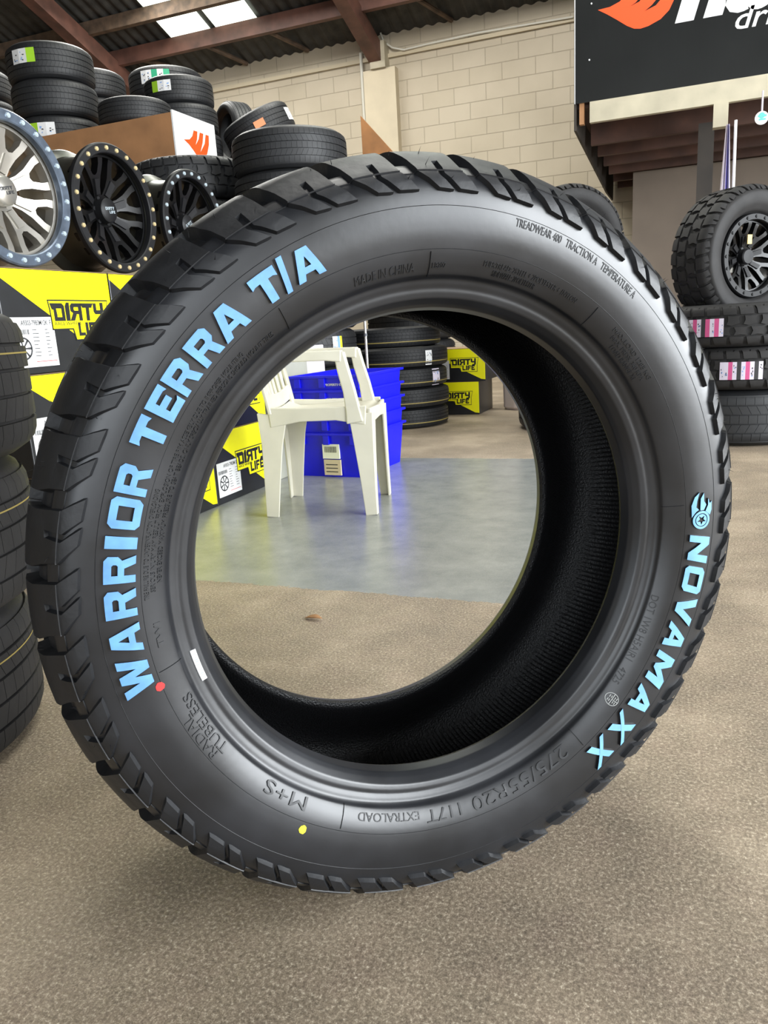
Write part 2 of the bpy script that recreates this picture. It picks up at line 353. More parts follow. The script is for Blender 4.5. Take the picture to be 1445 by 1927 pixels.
AXIS = Vector((0.68614,-0.72747,0)); HOR = Vector((0.72747,0.68614,0)); TC = Vector((-0.31782,0.82993,0.405))
hero = bpy.data.objects.new('all_terrain_tyre', None); COL.objects.link(hero)
HM = Matrix.Identity(4)
for i in range(3): HM[i][0], HM[i][1], HM[i][2], HM[i][3] = HOR[i], (0,0,1)[i], AXIS[i], TC[i]
hero.matrix_world = HM
tag(hero, 'large black all-terrain tyre standing upright in front with pale blue sidewall lettering', 'tyre')
HP = Prof([(0,.405),(.05,.4048),(.085,.4042),(.098,.4025),(.110,.3985),(.121,.3915),(.129,.384),(.1345,.3775),(.1385,.368),(.1412,.354),(.142,.338),(.1405,.322),(.136,.305),(.1300,.2925),(.1245,.2862),
           (.1205,.2842),(.1180,.2822),(.1165,.2785),(.1140,.2745),(.1135,.2705),(.1115,.2655),(.1065,.2618),(.1040,.2600),(.0985,.2568),(.088,.2543)])
sg = lambda x, a, b: np.clip((x-a)/(b-a), 0, 1)
def hbase(s_):
    a = abs(s_); d = -.0115+.0080*sg(a,.118,.130)+.0035*sg(a,.135,.156)
    return float(d)
def htop(sv):
    a = np.abs(sv); return .0048*sg(a,.130,.152)
def hbot(sv):
    a = np.abs(sv); return -.0125+.0080*sg(a,.118,.130)+.0035*sg(a,.135,.156)
svals = sorted(set(list(np.round(np.arange(-.235,.2351,.005),4))+[round(x,5) for sgn in (1,-1) for x in sgn*np.arange(.236,HP.end,.0009)]+[HP.end,-HP.end]))
V, Fc = revolve(HP, svals, hbase, 360)
side = mesh_obj('sidewall', V, Fc, MR['rubber'], hero, smooth=50)
# inner liner with fine moulded ribs
IN = [(.0880,.2543),(.0835,.2560),(.083,.262),(.090,.272),(.104,.288),(.118,.308),(.1265,.328),(.1275,.345),(.121,.364),(.106,.379),(.080,.3885),(.045,.3915),(0,.392)]
IN = IN+[(-a,b) for a,b in IN[-2::-1]]
def dens(P, k=2):
    out = []
    for a, b in zip(P[:-1], P[1:]):
        for j in range(k): out.append((a[0]+(b[0]-a[0])*j/k, a[1]+(b[1]-a[1])*j/k))
    return out+[P[-1]]
P_ = dens(IN); n = 1440; m = len(P_); V = []
for k in range(n):
    for w_, r in P_:
        t = 2*PI*k/n+.35*w_; rib = .0016*(1 if k % 4 == 0 else 0)*(1 if r > .33 else 0)
        V.append(((r+rib)*math.cos(t), (r+rib)*math.sin(t), w_))
Fc = [(k*m+i, k*m+i+1, ((k+1)%n)*m+i+1, ((k+1)%n)*m+i) for k in range(n) for i in range(m-1)]
mesh_obj('inner_liner', V, Fc, MR['liner'], hero, smooth=60)
# tread: 37 pitches each side
NP = 37; PHASE = math.radians(164.3)
SH = [(.8,.060),(.2,.100),(.2,.112),(-.55,.1439),(-2.8,.1620),(.2,.1612),(2.35,.1475),(2.4,.1272),(3.4,.1285),(3.5,.1470),(1.3,.1620),(3.6,.1606),(6.3,.1454),(6.9,.1257),(7.6,.112),(8.2,.060)]
MID = [(0,.006),(.9,.030),(.2,.053),(7.4,.053),(8.1,.030),(7.2,.006)]
VV, FF, n0 = [], [], 0
for mir in (False, True):
    ph = PHASE+(math.radians(4.9) if mir else 0)
    v, f_ = array_blocks(HP, [SH], NP, .40, htop, hbot, mir, ph, gu=.012, gv=.007, draft=.0018)
    VV.append(v); FF += [tuple(i+n0 for i in q) for q in f_]; n0 += len(v)
    v, f_ = array_blocks(HP, [MID], NP, .40, htop, hbot, mir, ph+.05, gu=.012, gv=.02)
    VV.append(v); FF += [tuple(i+n0 for i in q) for q in f_]; n0 += len(v)
# mould seam: a thin raised line running over lugs and grooves, and its flash whiskers
TP = 2*PI/NP
def seam_h(t):
    rel = math.degrees((t-PHASE) % TP); 
    return (.0030 if (-.6 <= rel <= 6.5 or rel > math.degrees(TP)-.6) else float(hbase(.1439)))+.0005
nS = 1480; sv_, hv_, tv_ = [], [], []
for k in range(nS):
    t = 2*PI*k/nS; h = seam_h(t)
    for ds, dh in ((-.0006,-.0008),(0,.0004),(.0006,-.0008)): tv_.append(t); sv_.append(.1439+ds); hv_.append(h+dh)
v = HP.map(np.array(tv_), np.array(sv_), np.array(hv_))
FF += [tuple(i+n0 for i in q) for k in range(nS) for q in ((3*k,3*((k+1)%nS),3*((k+1)%nS)+1,3*k+1),(3*k+1,3*((k+1)%nS)+1,3*((k+1)%nS)+2,3*k+2))]
VV.append(v); n0 += len(v)
for k in range(150):
    t = random.random()*2*PI; s0 = random.choice([.112,.135,.152,-.112,-.13,.05,.09]); L = random.uniform(.003,.009); tt = random.uniform(-.6,.6)
    hb = float(htop(np.array([s0]))[0]) - .001
    q = HP.map(np.array([t-.0012,t+.0012,t,t+tt*L/.4]), np.array([s0,s0,s0+.0008,s0+tt*L*.4]), np.array([hb,hb,hb,hb+L]))
    VV.append(q); FF += [(n0,n0+1,n0+3),(n0+1,n0+2,n0+3),(n0+2,n0,n0+3)]; n0 += 4
mesh_obj('tread', np.vstack(VV), FF, MR['tread'], hero, smooth=40)

def s_of_r(r):                              # arc position on the front sidewall for a radius
    m_ = HP.S > .16; return float(np.interp(-r, -HP.R[m_], HP.S[m_]))
def on_tyre(name, A, T, S_, th0, r0, hh, mt, label=None, mside=None, parent=hero, hlow=-.0006):
    """A: (u,v,k); u runs clockwise seen from the front, v outwards"""
    sv = np.array([s_of_r(r0+v) for v in A[:,1]]); th = th0-A[:,0]/(r0+ (0.013 if hh > .0012 else .004)); h = np.where(A[:,2] > .5, hh*A[:,2], hlow)
    V = HP.map(th, sv, h)
    o = mesh_obj(name, V, T+S_, mt, parent, smooth=30, mats=[mt, mside] if mside else [mt], mi=([0]*len(T)+[1]*len(S_)) if mside else None)
    if label: o['label'] = label
    return o
RL, HL = .3143, .0262
def big(ch, t0, t1, mt, name='raised_letter'):
    wd = math.radians(t0-t1)*(RL+.013); adv, (A, T, S_) = glyph(ch, HL, gu=.005, gv=.004)
    A = A.copy(); A[:,0] *= wd/adv
    shown = {'n':'N','o':'O','v':'V','a':'A','m':'M','x':'X'}.get(ch, ch)
    on_tyre(name, A, T, S_, math.radians(t0), RL, .0030, mt, 'blue raised %s' % ('slash' if ch == '/' else 'letter '+shown), MR['rubber'])
for ch, a, b in [('W',192.3,185.9),('A',185.2,180.3),('R',179.1,174.5),('R',173.5,169.1),('I',168.1,166.2),('O',165.0,160.2),('R',159.6,155.0),
                 ('T',152.2,147.8),('E',147.0,143.0),('R',142.4,137.9),('R',136.9,132.4),('A',131.8,126.4),('T',123.6,119.0),('/',119.0,117.1),('A',116.6,111.4)]:
    big(ch, a, b, MR['blue'])
for ch, a, b in [('n',356.3,350.2),('o',349.5,343.6),('v',342.6,336.7),('a',336.9,331.3),('m',330.0,322.4),('a',321.6,316.0),('x',314.2,308.7),('x',307.2,301.9)]:
    big(ch, a, b, MR['blue2'])
# burning wheel emblem before the second word
def ringpoly(r, n=28, cx=0, cy=0): return [(cx+r*math.cos(2*PI*k/n), cy+r*math.sin(2*PI*k/n)) for k in range(n)]
star = [(.0062*(1 if k % 2 == 0 else .42)*math.cos(2*PI*k/10), .0062*(1 if k % 2 == 0 else .42)*math.sin(2*PI*k/10)) for k in range(10)]
pcs = [[ringpoly(.0110), ringpoly(.0082)], [ringpoly(.0072), star],
       [[(-.0105,-.0075),(-.004,-.0125),(-.019,-.013),(-.029,-.009),(-.034,-.003),(-.024,-.006),(-.0165,-.0072),(-.013,-.004)]],
       [[(-.0118,-.002),(-.017,-.002),(-.026,-.0015),(-.0325,.003),(-.0225,.003),(-.018,.006),(-.012,.003)]],
       [[(-.0105,.005),(-.017,.0085),(-.025,.0085),(-.0185,.011),(-.021,.0135),(-.011,.0135),(-.005,.0112)]]]
parts = []
for pc in pcs: V, Fc = tess(polys=pc, gu=.006, gv=.005); parts.append(raise_(V, Fc))
A, T, S_ = merge(parts); A = A.copy(); A[:,1] += .0135
on_tyre('raised_emblem', A, T, S_, math.radians(359.4), RL, .0021, MR['blue2'], 'pale blue burning wheel emblem', MR['rubber'])
# small moulded black writing
txt = []
def small(text, t0, t1, r, h, hh=.0007, bold=.0):
    V, Fc = tess(text=text, size=1, gu=.5, gv=.5, bold=bold); V = V.copy()
    if not len(V): return
    V[:,0] -= V[:,0].min(); wd = math.radians(t0-t1)*(r+.004); V[:,0] *= wd/V[:,0].max(); V[:,1] *= h/.70
    P, K, T, W_ = raise_(V, Fc); A = np.c_[P, K]
    sv = np.array([s_of_r(r+v) for v in A[:,1]]); th = math.radians(t0)-A[:,0]/(r+.004)
    txt.append((HP.map(th, sv, np.where(K > .5, hh, -.0004)), T+W_))
small('MADE IN CHINA', 106.75, 94.6, .2905, .0078)
small('LB207', 91.0, 88.2, .2925, .0045)
small('TREADWEAR 400   TRACTION A   TEMPERATURE A', 76.2, 48.8, .3375, .0078)
small('PLIES:TREAD: 2STEEL + 2POLYESTER + 1NYLON', 80.4, 58.3, .2965, .0052)
small('SIDEWALL: 2POLYESTER', 78.0, 68.0, .2895, .0052)
small('DOT 1W8 H5AJR1   4725', 341.3, 318.3, .2870, .0075)
small('275/55R20', 298.8, 273.4, .2905, .0135, .0013)
small('117T', 270.4, 262.2, .2905, .0120, .0010)
small('EXTRALOAD', 260.4, 245.9, .2900, .0078)
small('M+S', 233.4, 223.0, .2885, .0120, .0013)
small('RADIAL', 210.3, 200.5, .2985, .0090, .0010)
small('TUBELESS', 211.3, 197.0, .2885, .0090, .0010)
small('MAX.LOAD 1285 KG', 47.6, 33.5, .3010, .0046); small('MAX. PRESS. 340 KPA', 46.6, 34.2, .2945, .0046); small('LOAD RANGE XL', 45.0, 35.0, .2885, .0044)
small('SERIOUS INJURY MAY RESULT FROM EXPLOSION OF TIRE RIM ASSEMBLY DUE TO IMPROPER MOUNTING', 176.0, 131.0, .2960, .0042)
small('NEVER EXCEED MAXIMUM PRESSURE TO SEAT BEADS. ONLY SPECIALLY TRAINED PERSONS SHOULD MOUNT TIRES', 174.5, 124.5, .2900, .0042)
small('TIRE FAILURE DUE TO UNDERINFLATION OVERLOADING', 177.2, 158.0, .3020, .0042)
small('TWI', 186.2, 181.6, .2955, .0060)
G0 = []
for t in (91.6, 53.6, 3.0, 302.6, 242.3, 121.4, 190.4):
    tv, sv, hv = [], [], []
    for j in range(8):
        r = .2855+(.3070-.2855)*j/7
        for dt, h in ((-.0012,-.0004),(0,.0011),(.0012,-.0004)): tv.append(math.radians(t)+dt*1.1); sv.append(s_of_r(r)); hv.append(h)
    txt.append((HP.map(np.array(tv), np.array(sv), np.array(hv)), [(3*j+i,3*j+i+1,3*j+4+i,3*j+3+i) for j in range(7) for i in (0,1)]))
for rr, hh in ((.3470,.0004),(.3090,.0003)):
    tv, sv, hv = [], [], []; n = 360
    for k in range(n):
        for ds, h in ((-.0005,-.0003),(0,hh),(.0005,-.0003)): tv.append(2*PI*k/n); sv.append(s_of_r(rr)+ds); hv.append(h)
    txt.append((HP.map(np.array(tv), np.array(sv), np.array(hv)), [(3*k+i,3*((k+1)%n)+i,3*((k+1)%n)+1+i,3*k+1+i) for k in range(n) for i in (0,1)]))
VV, FF, n0 = [], [], 0
for v, f_ in txt: VV.append(v); FF += [tuple(i+n0 for i in q) for q in f_]; n0 += len(v)
mesh_obj('moulded_writing', np.vstack(VV), FF, MR['tread'], hero, smooth=30)
def patch(name, polys, th0, r0, mt, h=.0006, label=None):
    parts = []
    for pc in polys: V, Fc = tess(polys=pc, gu=.004, gv=.004); parts.append(raise_(V, Fc))
    A, T, S_ = merge(parts); return on_tyre(name, A, T, S_, math.radians(th0), r0, h, mt, label)
def blob(r, n=18): return [(r*(1+.04*math.sin(3*t+1)+.05*math.sin(7*t))*math.cos(t), r*(1+.04*math.sin(3*t+1)+.05*math.sin(7*t))*math.sin(t)) for t in [2*PI*k/n for k in range(n)]]
patch('paint_dot', [[blob(.0042)]], 192.75, .3108, MR['red'], label='red paint dot')
patch('paint_dot', [[blob(.0042)]], 234.5, .3164, MR['yel'], label='yellow paint dot')
A4 = [[(0,.0005),(0,.0060),(.0335,.0060),(.0335,.0005)]]
patch('barcode_strip', [A4], 197.4, .2695, MR['white'], h=.0012, label='small white barcode sticker')
bars = []; x = .003
while x < .030: wv = random.choice([.0006,.0009,.0014]); bars.append([[(x,.0012),(x,.0042),(x+wv,.0042),(x+wv,.0012)]]); x += wv+random.choice([.0008,.0012])
patch('barcode_print', bars, 197.4, .2695, mat('grey_print',(150,155,160),.6), h=.0014)
patch('inspection_stamp', [[ringpoly(.0078), ringpoly(.0071)], [[(-.007,-.0004),(.007,-.0004),(.007,.0004),(-.007,.0004)]], [[(-.0004,.0008),(.0004,.0008),(.0004,.007),(-.0004,.007)]]]+
      [[[(x,y),(x+.0032,y),(x+.0032,y+.0008),(x,y+.0008)]] for x, y in ((-.0045,.002),(-.0045,.0042),(.001,.002),(.001,.0042),(-.004,-.002),(-.004,-.0042),(.001,-.0026),(.001,-.0045))], 314.75, .2975, mat('grey_stamp',(150,152,150),.6), h=.0006)

# ------------------------------------------------------------------ stock tyres
def stock_tyre(name, R, half, rb, style, material, label, cat='tyre', N=60, seg=96):
    root = thing(name, label, cat)
    th_ = R-rb; pts = [(0,R),(.60*half,R-.001),(.74*half,R-.004),(.84*half,R-.012),(.92*half,R-.028),(.985*half,R-.30*th_),(half,R-.5*th_),(.96*half,R-.68*th_),(.86*half,rb+.18*th_),(.80*half,rb+.10*th_),(.77*half,rb+.06*th_),(.72*half,rb+.01),(.62*half,rb)]
    pr = Prof(pts, sig=.004, sig2=.002, split=.9*half+.6*th_); gd = {'rib':.007,'at':.010,'mt':.013}[style]
    tw = .80*half if style == 'rib' else .98*half
    hb = lambda s_: -gd*(1-float(sg(abs(s_), tw*.97, tw*1.08)))
    sv = sorted(set([round(x,4) for x in np.linspace(-pr.end, pr.end, 57)]))
    V, Fc = revolve(pr, sv, hb, seg)
    inn = [(.62*half,rb),(.60*half,rb+.01),(.74*half,rb+.25*th_),(.88*half,R-.5*th_),(.80*half,R-.035),(.5*half,R-.016),(0,R-.014)]; inn += [(-a,b) for a,b in inn[-2::-1]]
    m = len(inn); n0 = len(V); V2 = [(r*math.cos(2*PI*k/seg), r*math.sin(2*PI*k/seg), w_) for k in range(seg) for w_, r in inn]
    F2 = [(n0+k*m+i, n0+k*m+i+1, n0+((k+1)%seg)*m+i+1, n0+((k+1)%seg)*m+i) for k in range(seg) for i in range(m-1)]
    mesh_obj('sidewall', list(V)+V2, Fc+F2, material, root, smooth=50)
    zt = lambda a: np.zeros_like(a); zb = lambda a: np.zeros_like(a)-gd-.001
    jobs = []; P = 360/N
    if style == 'rib':
        cs = [(-tw,-.52*half,.0),(-.47*half,-.19*half,.35),(-.14*half,.14*half,0),(.19*half,.47*half,-.35),(.52*half,tw,0)]
        for i, (a, b, sl) in enumerate(cs):
            g = .022*P; sk = sl*P*1.4
            jobs.append(([[(g,a),(P-g,a),(P-g+sk,b),(g+sk,b)]], N, 0.3*i))
    else:
        q = .30 if style == 'at' else .2
        jobs.append(([[(.06*P,.50*half),(-.02*P,.80*half),(-.10*P,tw),(.30*P,tw*1.06),(.38*P,.86*half),(.44*P,.86*half),(.5*P,tw*1.06),(.66*P,tw*1.03),(.78*P,.80*half),(.84*P,.50*half)]], N, 0))
        jobs.append(([[(-.06*P,-.50*half),(.10*P,-tw),(.5*P,-tw*1.05),(.74*P,-tw),(.80*P,-.5*half)][::-1]], N, .5))
        jobs.append(([[(.0,.06*half),(.3*P,.0),(.78*P,.10*half),(.70*P,.30*half),(.8*P,.44*half),(.4*P,.42*half),(.06*P,.44*half),(.10*P,.24*half)]], N, .25))
        jobs.append(([[(.0,-.06*half),(.78*P,-.06*half),(.70*P,-.26*half),(.8*P,-.44*half),(.4*P,-.40*half),(.0*P,-.44*half),(.12*P,-.25*half)][::-1]], N, .7))
    VV, FF, n0 = [], [], 0
    for pl, n_, ph in jobs:
        p3 = []
        for p in pl:
            ar = sum(p[i][0]*p[(i+1)%len(p)][1]-p[(i+1)%len(p)][0]*p[i][1] for i in range(len(p)))
            p3.append(p if ar > 0 else p[::-1])
        v, f_ = array_blocks(pr, p3, n_, R, zt, zb, phase=ph*2*PI/N, gu=.03, gv=.02, draft=.0008)
        VV.append(v); FF += [tuple(i+n0 for i in q_) for q_ in f_]; n0 += len(v)
    mesh_obj('tread', np.vstack(VV), FF, material, root, smooth=40)
    root['_half'] = half; PROFS[root.name] = pr
    return root, pr
PROFS = {}
QUEUE = []
def sticker(*a): QUEUE.append(a)
def make_sticker(root, pr, ang, s0, s1, wid, cols, parent=None):
    """paper label round the tread at local angle ang (radians), s0..s1 across the tread; cols = material strips along the angle"""
    R = float(np.interp(0, pr.S, pr.R)); n = len(cols); t0 = ang-wid/2/R; V, FF, mi, mats = [], [], [], []
    for k, c in enumerate(cols):
        if c not in mats: mats.append(c)
        a, b = t0+wid/R*k/n, t0+wid/R*(k+1)/n; base = len(V)
        for t in (a,b):
            for j in range(4): V.append(pr.map(np.array([t]), np.array([s0+(s1-s0)*j/3]), np.array([.0022]))[0])
        for j in range(3): FF.append((base+j, base+4+j, base+5+j, base+j+1)); mi.append(mats.index(c))
    # printed specks
    for k, c in enumerate(cols):
        if c is MR['white'] or c is MR['lilac']:
            a, b = t0+wid/R*k/n, t0+wid/R*(k+1)/n
            for _ in range(5):
                cc = random.choice([MR['ink'], MR['ink'], MR['sky']]); 
                if cc not in mats: mats.append(cc)
                u = random.uniform(a+.2*(b-a), a+.7*(b-a)); s_ = random.uniform(s0+.15*(s1-s0), s0+.8*(s1-s0)); base = len(V); du = (b-a)*random.uniform(.1,.25); dsv = (s1-s0)*random.uniform(.04,.1)
                for t, q in ((u,s_),(u+du,s_),(u+du,s_+dsv),(u,s_+dsv)): V.append(pr.map(np.array([t]), np.array([q]), np.array([.0027]))[0])
                FF.append((base,base+1,base+2,base+3)); mi.append(mats.index(cc))
    o = mesh_obj('paper_label', V, FF, None, parent or root, mats=mats, mi=mi); o['label'] = 'printed paper label'; return o
def stripe(root, pr, s0, wd, mt):
    n = 96; V, FF = [], []
    for k in range(n):
        for q in (s0-wd/2, s0+wd/2): V.append(pr.map(np.array([2*PI*k/n]), np.array([q]), np.array([.0010]))[0])
    FF = [(2*k, 2*((k+1)%n), 2*((k+1)%n)+1, 2*k+1) for k in range(n)]
    o = mesh_obj('tread_stripe', V, FF, mt, root); o['label'] = 'thin gold stripe'; return o
def facing(x, y, extra=0):                 # local angle that faces the camera side for a tyre lying flat at x,y
    return math.atan2(-y, -x)+extra
def put(root, x, y, z, label, group, rz=0, tilt=None, first=False, half=None):
    o = root if first else copy_tree(root)
    hf = half or root['_half']
    o.location = (x, y, z+hf) if tilt is None else (x, y, z)
    if tilt is None: o.rotation_euler = (0,0,rz)
    else: o.rotation_euler = tilt
    o['label'] = label; o['group'] = group
    return o

# --- near-left stack
t_near, p_near = stock_tyre('road_tyre', .335, .118, .205, 'rib', MR['stocklight'], 'x', N=72, seg=128)
stripe(t_near, p_near, .045, .0025, MR['gold']); 
CX, CY = -1.325, .735
put(t_near, CX, CY, 0, 'grey road tyre lying flat on the floor at the far left, bottom of its stack', 'road tyres stacked at the near left', rz=.1, first=True)
put(t_near, CX+.022, CY+.022, .238, 'grey road tyre at the far left, middle of the near stack', 'road tyres stacked at the near left', rz=.9)
put(t_near, CX+.040, CY+.045, .476, 'grey road tyre at the far left, topmost of the near stack beside the yellow cartons', 'road tyres stacked at the near left', rz=2.0)

# --- column of tyres behind the chair (its top shows above the big tyre)
t_m, p_m = stock_tyre('passenger_tyre', .33, .100, .215, 'rib', MR['stock'], 'x', N=72)
gm = 'road tyres in the tall column behind the chair'
for k in range(8):
    o = put(t_m, -2.204+.012*(k % 2), 4.30-.01*(k % 3), .2165*k, '', gm, rz=k*1.3, first=(k == 0), half=.108)
    o.scale = (1,1,1.08)
    o['label'] = 'road tyre in the tall column behind the white box and chair' if 0 < k < 6 else {0:'road tyre on the floor at the foot of the tall column behind the chair',6:'road tyre second from the top of the tall column left of the plywood board',7:'grey road tyre on top of the tall column left of the plywood board'}.get(k)
    if k == 2: sticker(o, p_m, facing(-2.2,4.3,.66)-k*1.3, -.03, .06, .07, [MR['white'],MR['white'],MR['sky'],MR['yel']])
    if k == 7: colm = o
t_q0, p_q0 = stock_tyre('road_tyre', .36, .13, .21, 'rib', MR['stockdark'], 'x', N=60)
# --- gold striped tyres seen through the hole
t_k, p_k = stock_tyre('narrow_tyre', .32, .0635, .20, 'rib', MR['stockdark'], 'x', N=80)
stripe(t_k, p_k, -.028, .006, MR['gold'])
gk = 'gold striped tyres behind the blue crates'
for k, lab in enumerate(['bottom','second from bottom','second from top','top']):
    o = put(t_k, -1.80+.01*(k % 2), 4.84, .127*k, 'black gold-striped tyre beside the yellow cartons behind the crates, %s of its stack' % lab, gk, rz=k, first=(k == 0))
    if k == 3: sticker(o, p_k, facing(-1.80,4.84,.62)-k, -.05, .04, .05, [MR['white']]*2)
    if k == 2: sticker(o, p_k, facing(-1.80,4.84,.85)-k, -.055, .05, .07, [MR['lilac']]*2)
put(t_k, -1.86, 4.92, .508, 'black gold-striped tyre shifted left on top of the striped stack behind the crates', gk, rz=2)
put(t_k, -1.68, 4.90, .775, 'dark tyre tilted on top of the gold-striped stack behind the crates', gk, tilt=(.30,.34,1.0))

tcb = at(775,640,y=6.2)
for k in range(4): put(t_q0, tcb[0], 6.2, .26*k, 'dark road tyre standing in the gloom behind the gold-striped stack', 'dark tyres behind the gold-striped stack', rz=k, first=(k == 0))
# --- right hand stack
t_at, p_at = stock_tyre('off_road_tyre', .385, .098, .22, 'at', MR['stocklight'], 'x', N=34)
RX, RY = .235, 4.26
t_low, p_low = stock_tyre('road_tyre', .37, .13, .21, 'rib', MR['stock'], 'x', N=60)
gr = 'tyres of the stack at the right edge'
put(t_low, RX, RY, 0, 'smooth-sided road tyre on the floor at the right edge, bottom of its stack', gr, first=True)
o = put(t_at, RX+.01, RY, .262, 'chunky off-road tyre with pink and white label, lower of two at the right edge', gr, rz=.4, first=True)
o2 = put(t_at, RX-.02, RY, .458, 'chunky off-road tyre with pink and white label directly under the tyre with the black wheel', gr, rz=1.9)
P_ = MR['pink']; Wt = MR['lilac']
sticker(o, p_at, facing(RX,RY,-.02)-.4, -.045, .035, .18, [Wt,Wt,P_,Wt,MR['ink'],Wt,P_,Wt,MR['ink'],Wt])
sticker(o2, p_at, facing(RX,RY,-.36)-1.9, -.045, .035, .16, [Wt,P_,Wt,MR['ink'],P_,Wt,P_,Wt])

# --- wheels
def wheel(label, ringm, facem, edgem, boltm, capm, barm, R=.232, depth=.20, nsp=8, logo=True, name='alloy_wheel', cat='wheel', nb=24):
    root = thing(name, label, cat)                     # axis local Z, face at z=0 looking +Z
    g = G().lathe([(R*.93,-.004),(R*.90,-.03),(R*.86,-.05),(R*.84,-depth*.5),(R*.88,-depth*.85),(R*.98,-depth+.01),(R*1.0,-depth),(R*1.0,-depth-.006),(R*.95,-depth-.002),(R*.85,-depth*.85),(R*.81,-depth*.5),(R*.83,-.055),(R*.86,-.03),(R*.86,-.006)], 96, True)
    g.build('barrel', barm, root, smooth=40)
    ring = G().lathe([(R*.835,-.012),(R*.84,.003),(R*.855,.006),(R*.975,.006),(R*.995,.001),(R,-.010),(R*.99,-.018),(R*.84,-.018)], 128, True).build('beadlock_ring', ringm, root, smooth=35)
    bg_ = G()
    for k in range(nb):
        t = 2*PI*k/nb; x, y = R*.915*math.cos(t), R*.915*math.sin(t)
        b0 = G().tube((x,y,.005),(x,y,.0105),.0088,12,.0072); b0.tube((x,y,.0105),(x,y,.0120),.0040,6)
        b0.build('bolt', boltm, root, smooth=40)
    zf = lambda r: -.030-.055*np.clip(1-r/(R*.82),0,1)**1.2
    def disc(polys, ht, hb, nm, mt, draft=.002, gu=.015, gv=.015):
        parts = []
        for pc in polys: V, Fc = tess(polys=pc, gu=gu, gv=gv); parts.append(raise_(V, Fc, draft))
        A, T, S_ = merge(parts); r = np.hypot(A[:,0],A[:,1]); z = zf(r)+np.where(A[:,2] > .5, ht, hb)
        return np.c_[A[:,:2], z], T+S_
    q = R/.232
    sp = [(.048,-.020),(.085,-.021),(.118,-.030),(.158,-.050),(.190,-.060),(.199,-.034),(.162,-.028),(.132,-.013),(.127,0),(.132,.013),(.162,.028),(.199,.034),(.190,.060),(.158,.050),(.118,.030),(.085,.021),(.048,.020)]
    pad = [(.060,-.011),(.112,-.013),(.116,.013),(.060,.011)]
    V, FF, V2, F2 = [], [], [], []
    for k in range(nsp):
        t = 2*PI*(k+.3)/nsp; rot = lambda P: [(q*(x*math.cos(t)-y*math.sin(t)), q*(x*math.sin(t)+y*math.cos(t))) for x, y in P]
        v, f_ = disc([[rot(sp)]], 0, -.030, '', None); n0 = len(V); V += list(v); FF += [tuple(i+n0 for i in f) for f in f_]
        v, f_ = disc([[rot(pad)]], .007, -.004, '', None); n0 = len(V2); V2 += list(v); F2 += [tuple(i+n0 for i in f) for f in f_]
    hub = ringpoly(.058*q, 40); v, f_ = disc([[hub]], .004, -.05, '', None); n0 = len(V); V += list(v); FF += [tuple(i+n0 for i in f) for f in f_]
    oring = [ringpoly(R*.845, 72), ringpoly(R*.80, 72)]; v, f_ = disc([oring], .004, -.03, '', None); n0 = len(V); V += list(v); FF += [tuple(i+n0 for i in f) for f in f_]
    mesh_obj('spokes', V, FF, facem, root, smooth=30).modifiers.new('b','BEVEL').width = .0015
    o = mesh_obj('spoke_pad', V2, F2, edgem, root, smooth=30); 
    cap = G().lathe([(0.0001,-.030),(.038*q,-.031),(.044*q,-.036),(.046*q,-.085)], 40).build('centre_cap', capm, root, smooth=40)
    lug = G()
    for k in range(6):
        t = 2*PI*(k+.8)/6; lug.tube((.047*q*math.cos(t),.047*q*math.sin(t),-.09),(.047*q*math.cos(t),.047*q*math.sin(t),-.062),.008,10)
    lug.build('lug_nuts', edgem, root, smooth=40)
    if logo:
        VV, FF, n0 = [], [], 0; x = -.024; 
        for word, y0, h in (('DIRTY',.001,.011),('LIFE',-.012,.010)):
            x = -.026 if word == 'DIRTY' else -.006
            for ch in word:
                adv, (A, T, S_) = glyph(ch, h, mirror=(ch == 'R')); A = A.copy(); A[:,0] = A[:,0]*.86
                VV.append(np.c_[A[:,0]+x, A[:,1]+y0, np.where(A[:,2] > .5, -.0290, -.032)]); FF += [tuple(i+n0 for i in f) for f in T+S_]; n0 += len(A); x += adv*.86+.002
        mesh_obj('cap_logo', np.vstack(VV), FF, MR['boltz'] if capm is not MR['silver'] else MR['ink'], root)
    return root
def wheel_put(root, x, y, z, heading, lean=0, spin=0, k=1):       # face looks along heading (radians in plan)
    ax = Vector((math.cos(heading)*math.cos(lean), math.sin(heading)*math.cos(lean), math.sin(lean))); s_ = Vector((-math.sin(heading), math.cos(heading), 0)); u_ = ax.cross(s_)
    m3 = Matrix((s_, u_, ax)).transposed() @ Matrix.Rotation(spin,3,'Z')
    root.matrix_world = Matrix.Translation((x,y,z)) @ m3.to_4x4() @ Matrix.Scale(k,4)
zb_ = .862
w1 = wheel('silver alloy wheel with blue-grey bolted ring on the yellow carton, at the left edge', MR['film'], MR['silver'], MR['silver'], MR['boltz'], MR['silver'], MR['silver'], )
wheel_put(w1, -1.715, 1.715, zb_+.202, 0, 0, .2, .202/.232)
w2 = wheel('gloss black alloy wheel with brass ring bolts on the yellow carton, middle of three', MR['satink'], MR['glossk'], MR['satink'], MR['bolt'], MR['satink'], MR['barrel'])
wheel_put(w2, -1.72, 2.128, zb_+.196, 0, 0, .1, .196/.232)
w3 = wheel('black alloy wheel with pale ring bolts, half hidden behind the big tyre', MR['satink'], MR['glossk'], MR['satink'], MR['boltz'], MR['satink'], MR['barrel'])
wheel_put(w3, -1.72, 2.555, zb_+.190, 0, 0, .5, .190/.232)
for o in (w1,w2,w3): o['group'] = 'wheels displayed on the cartons'
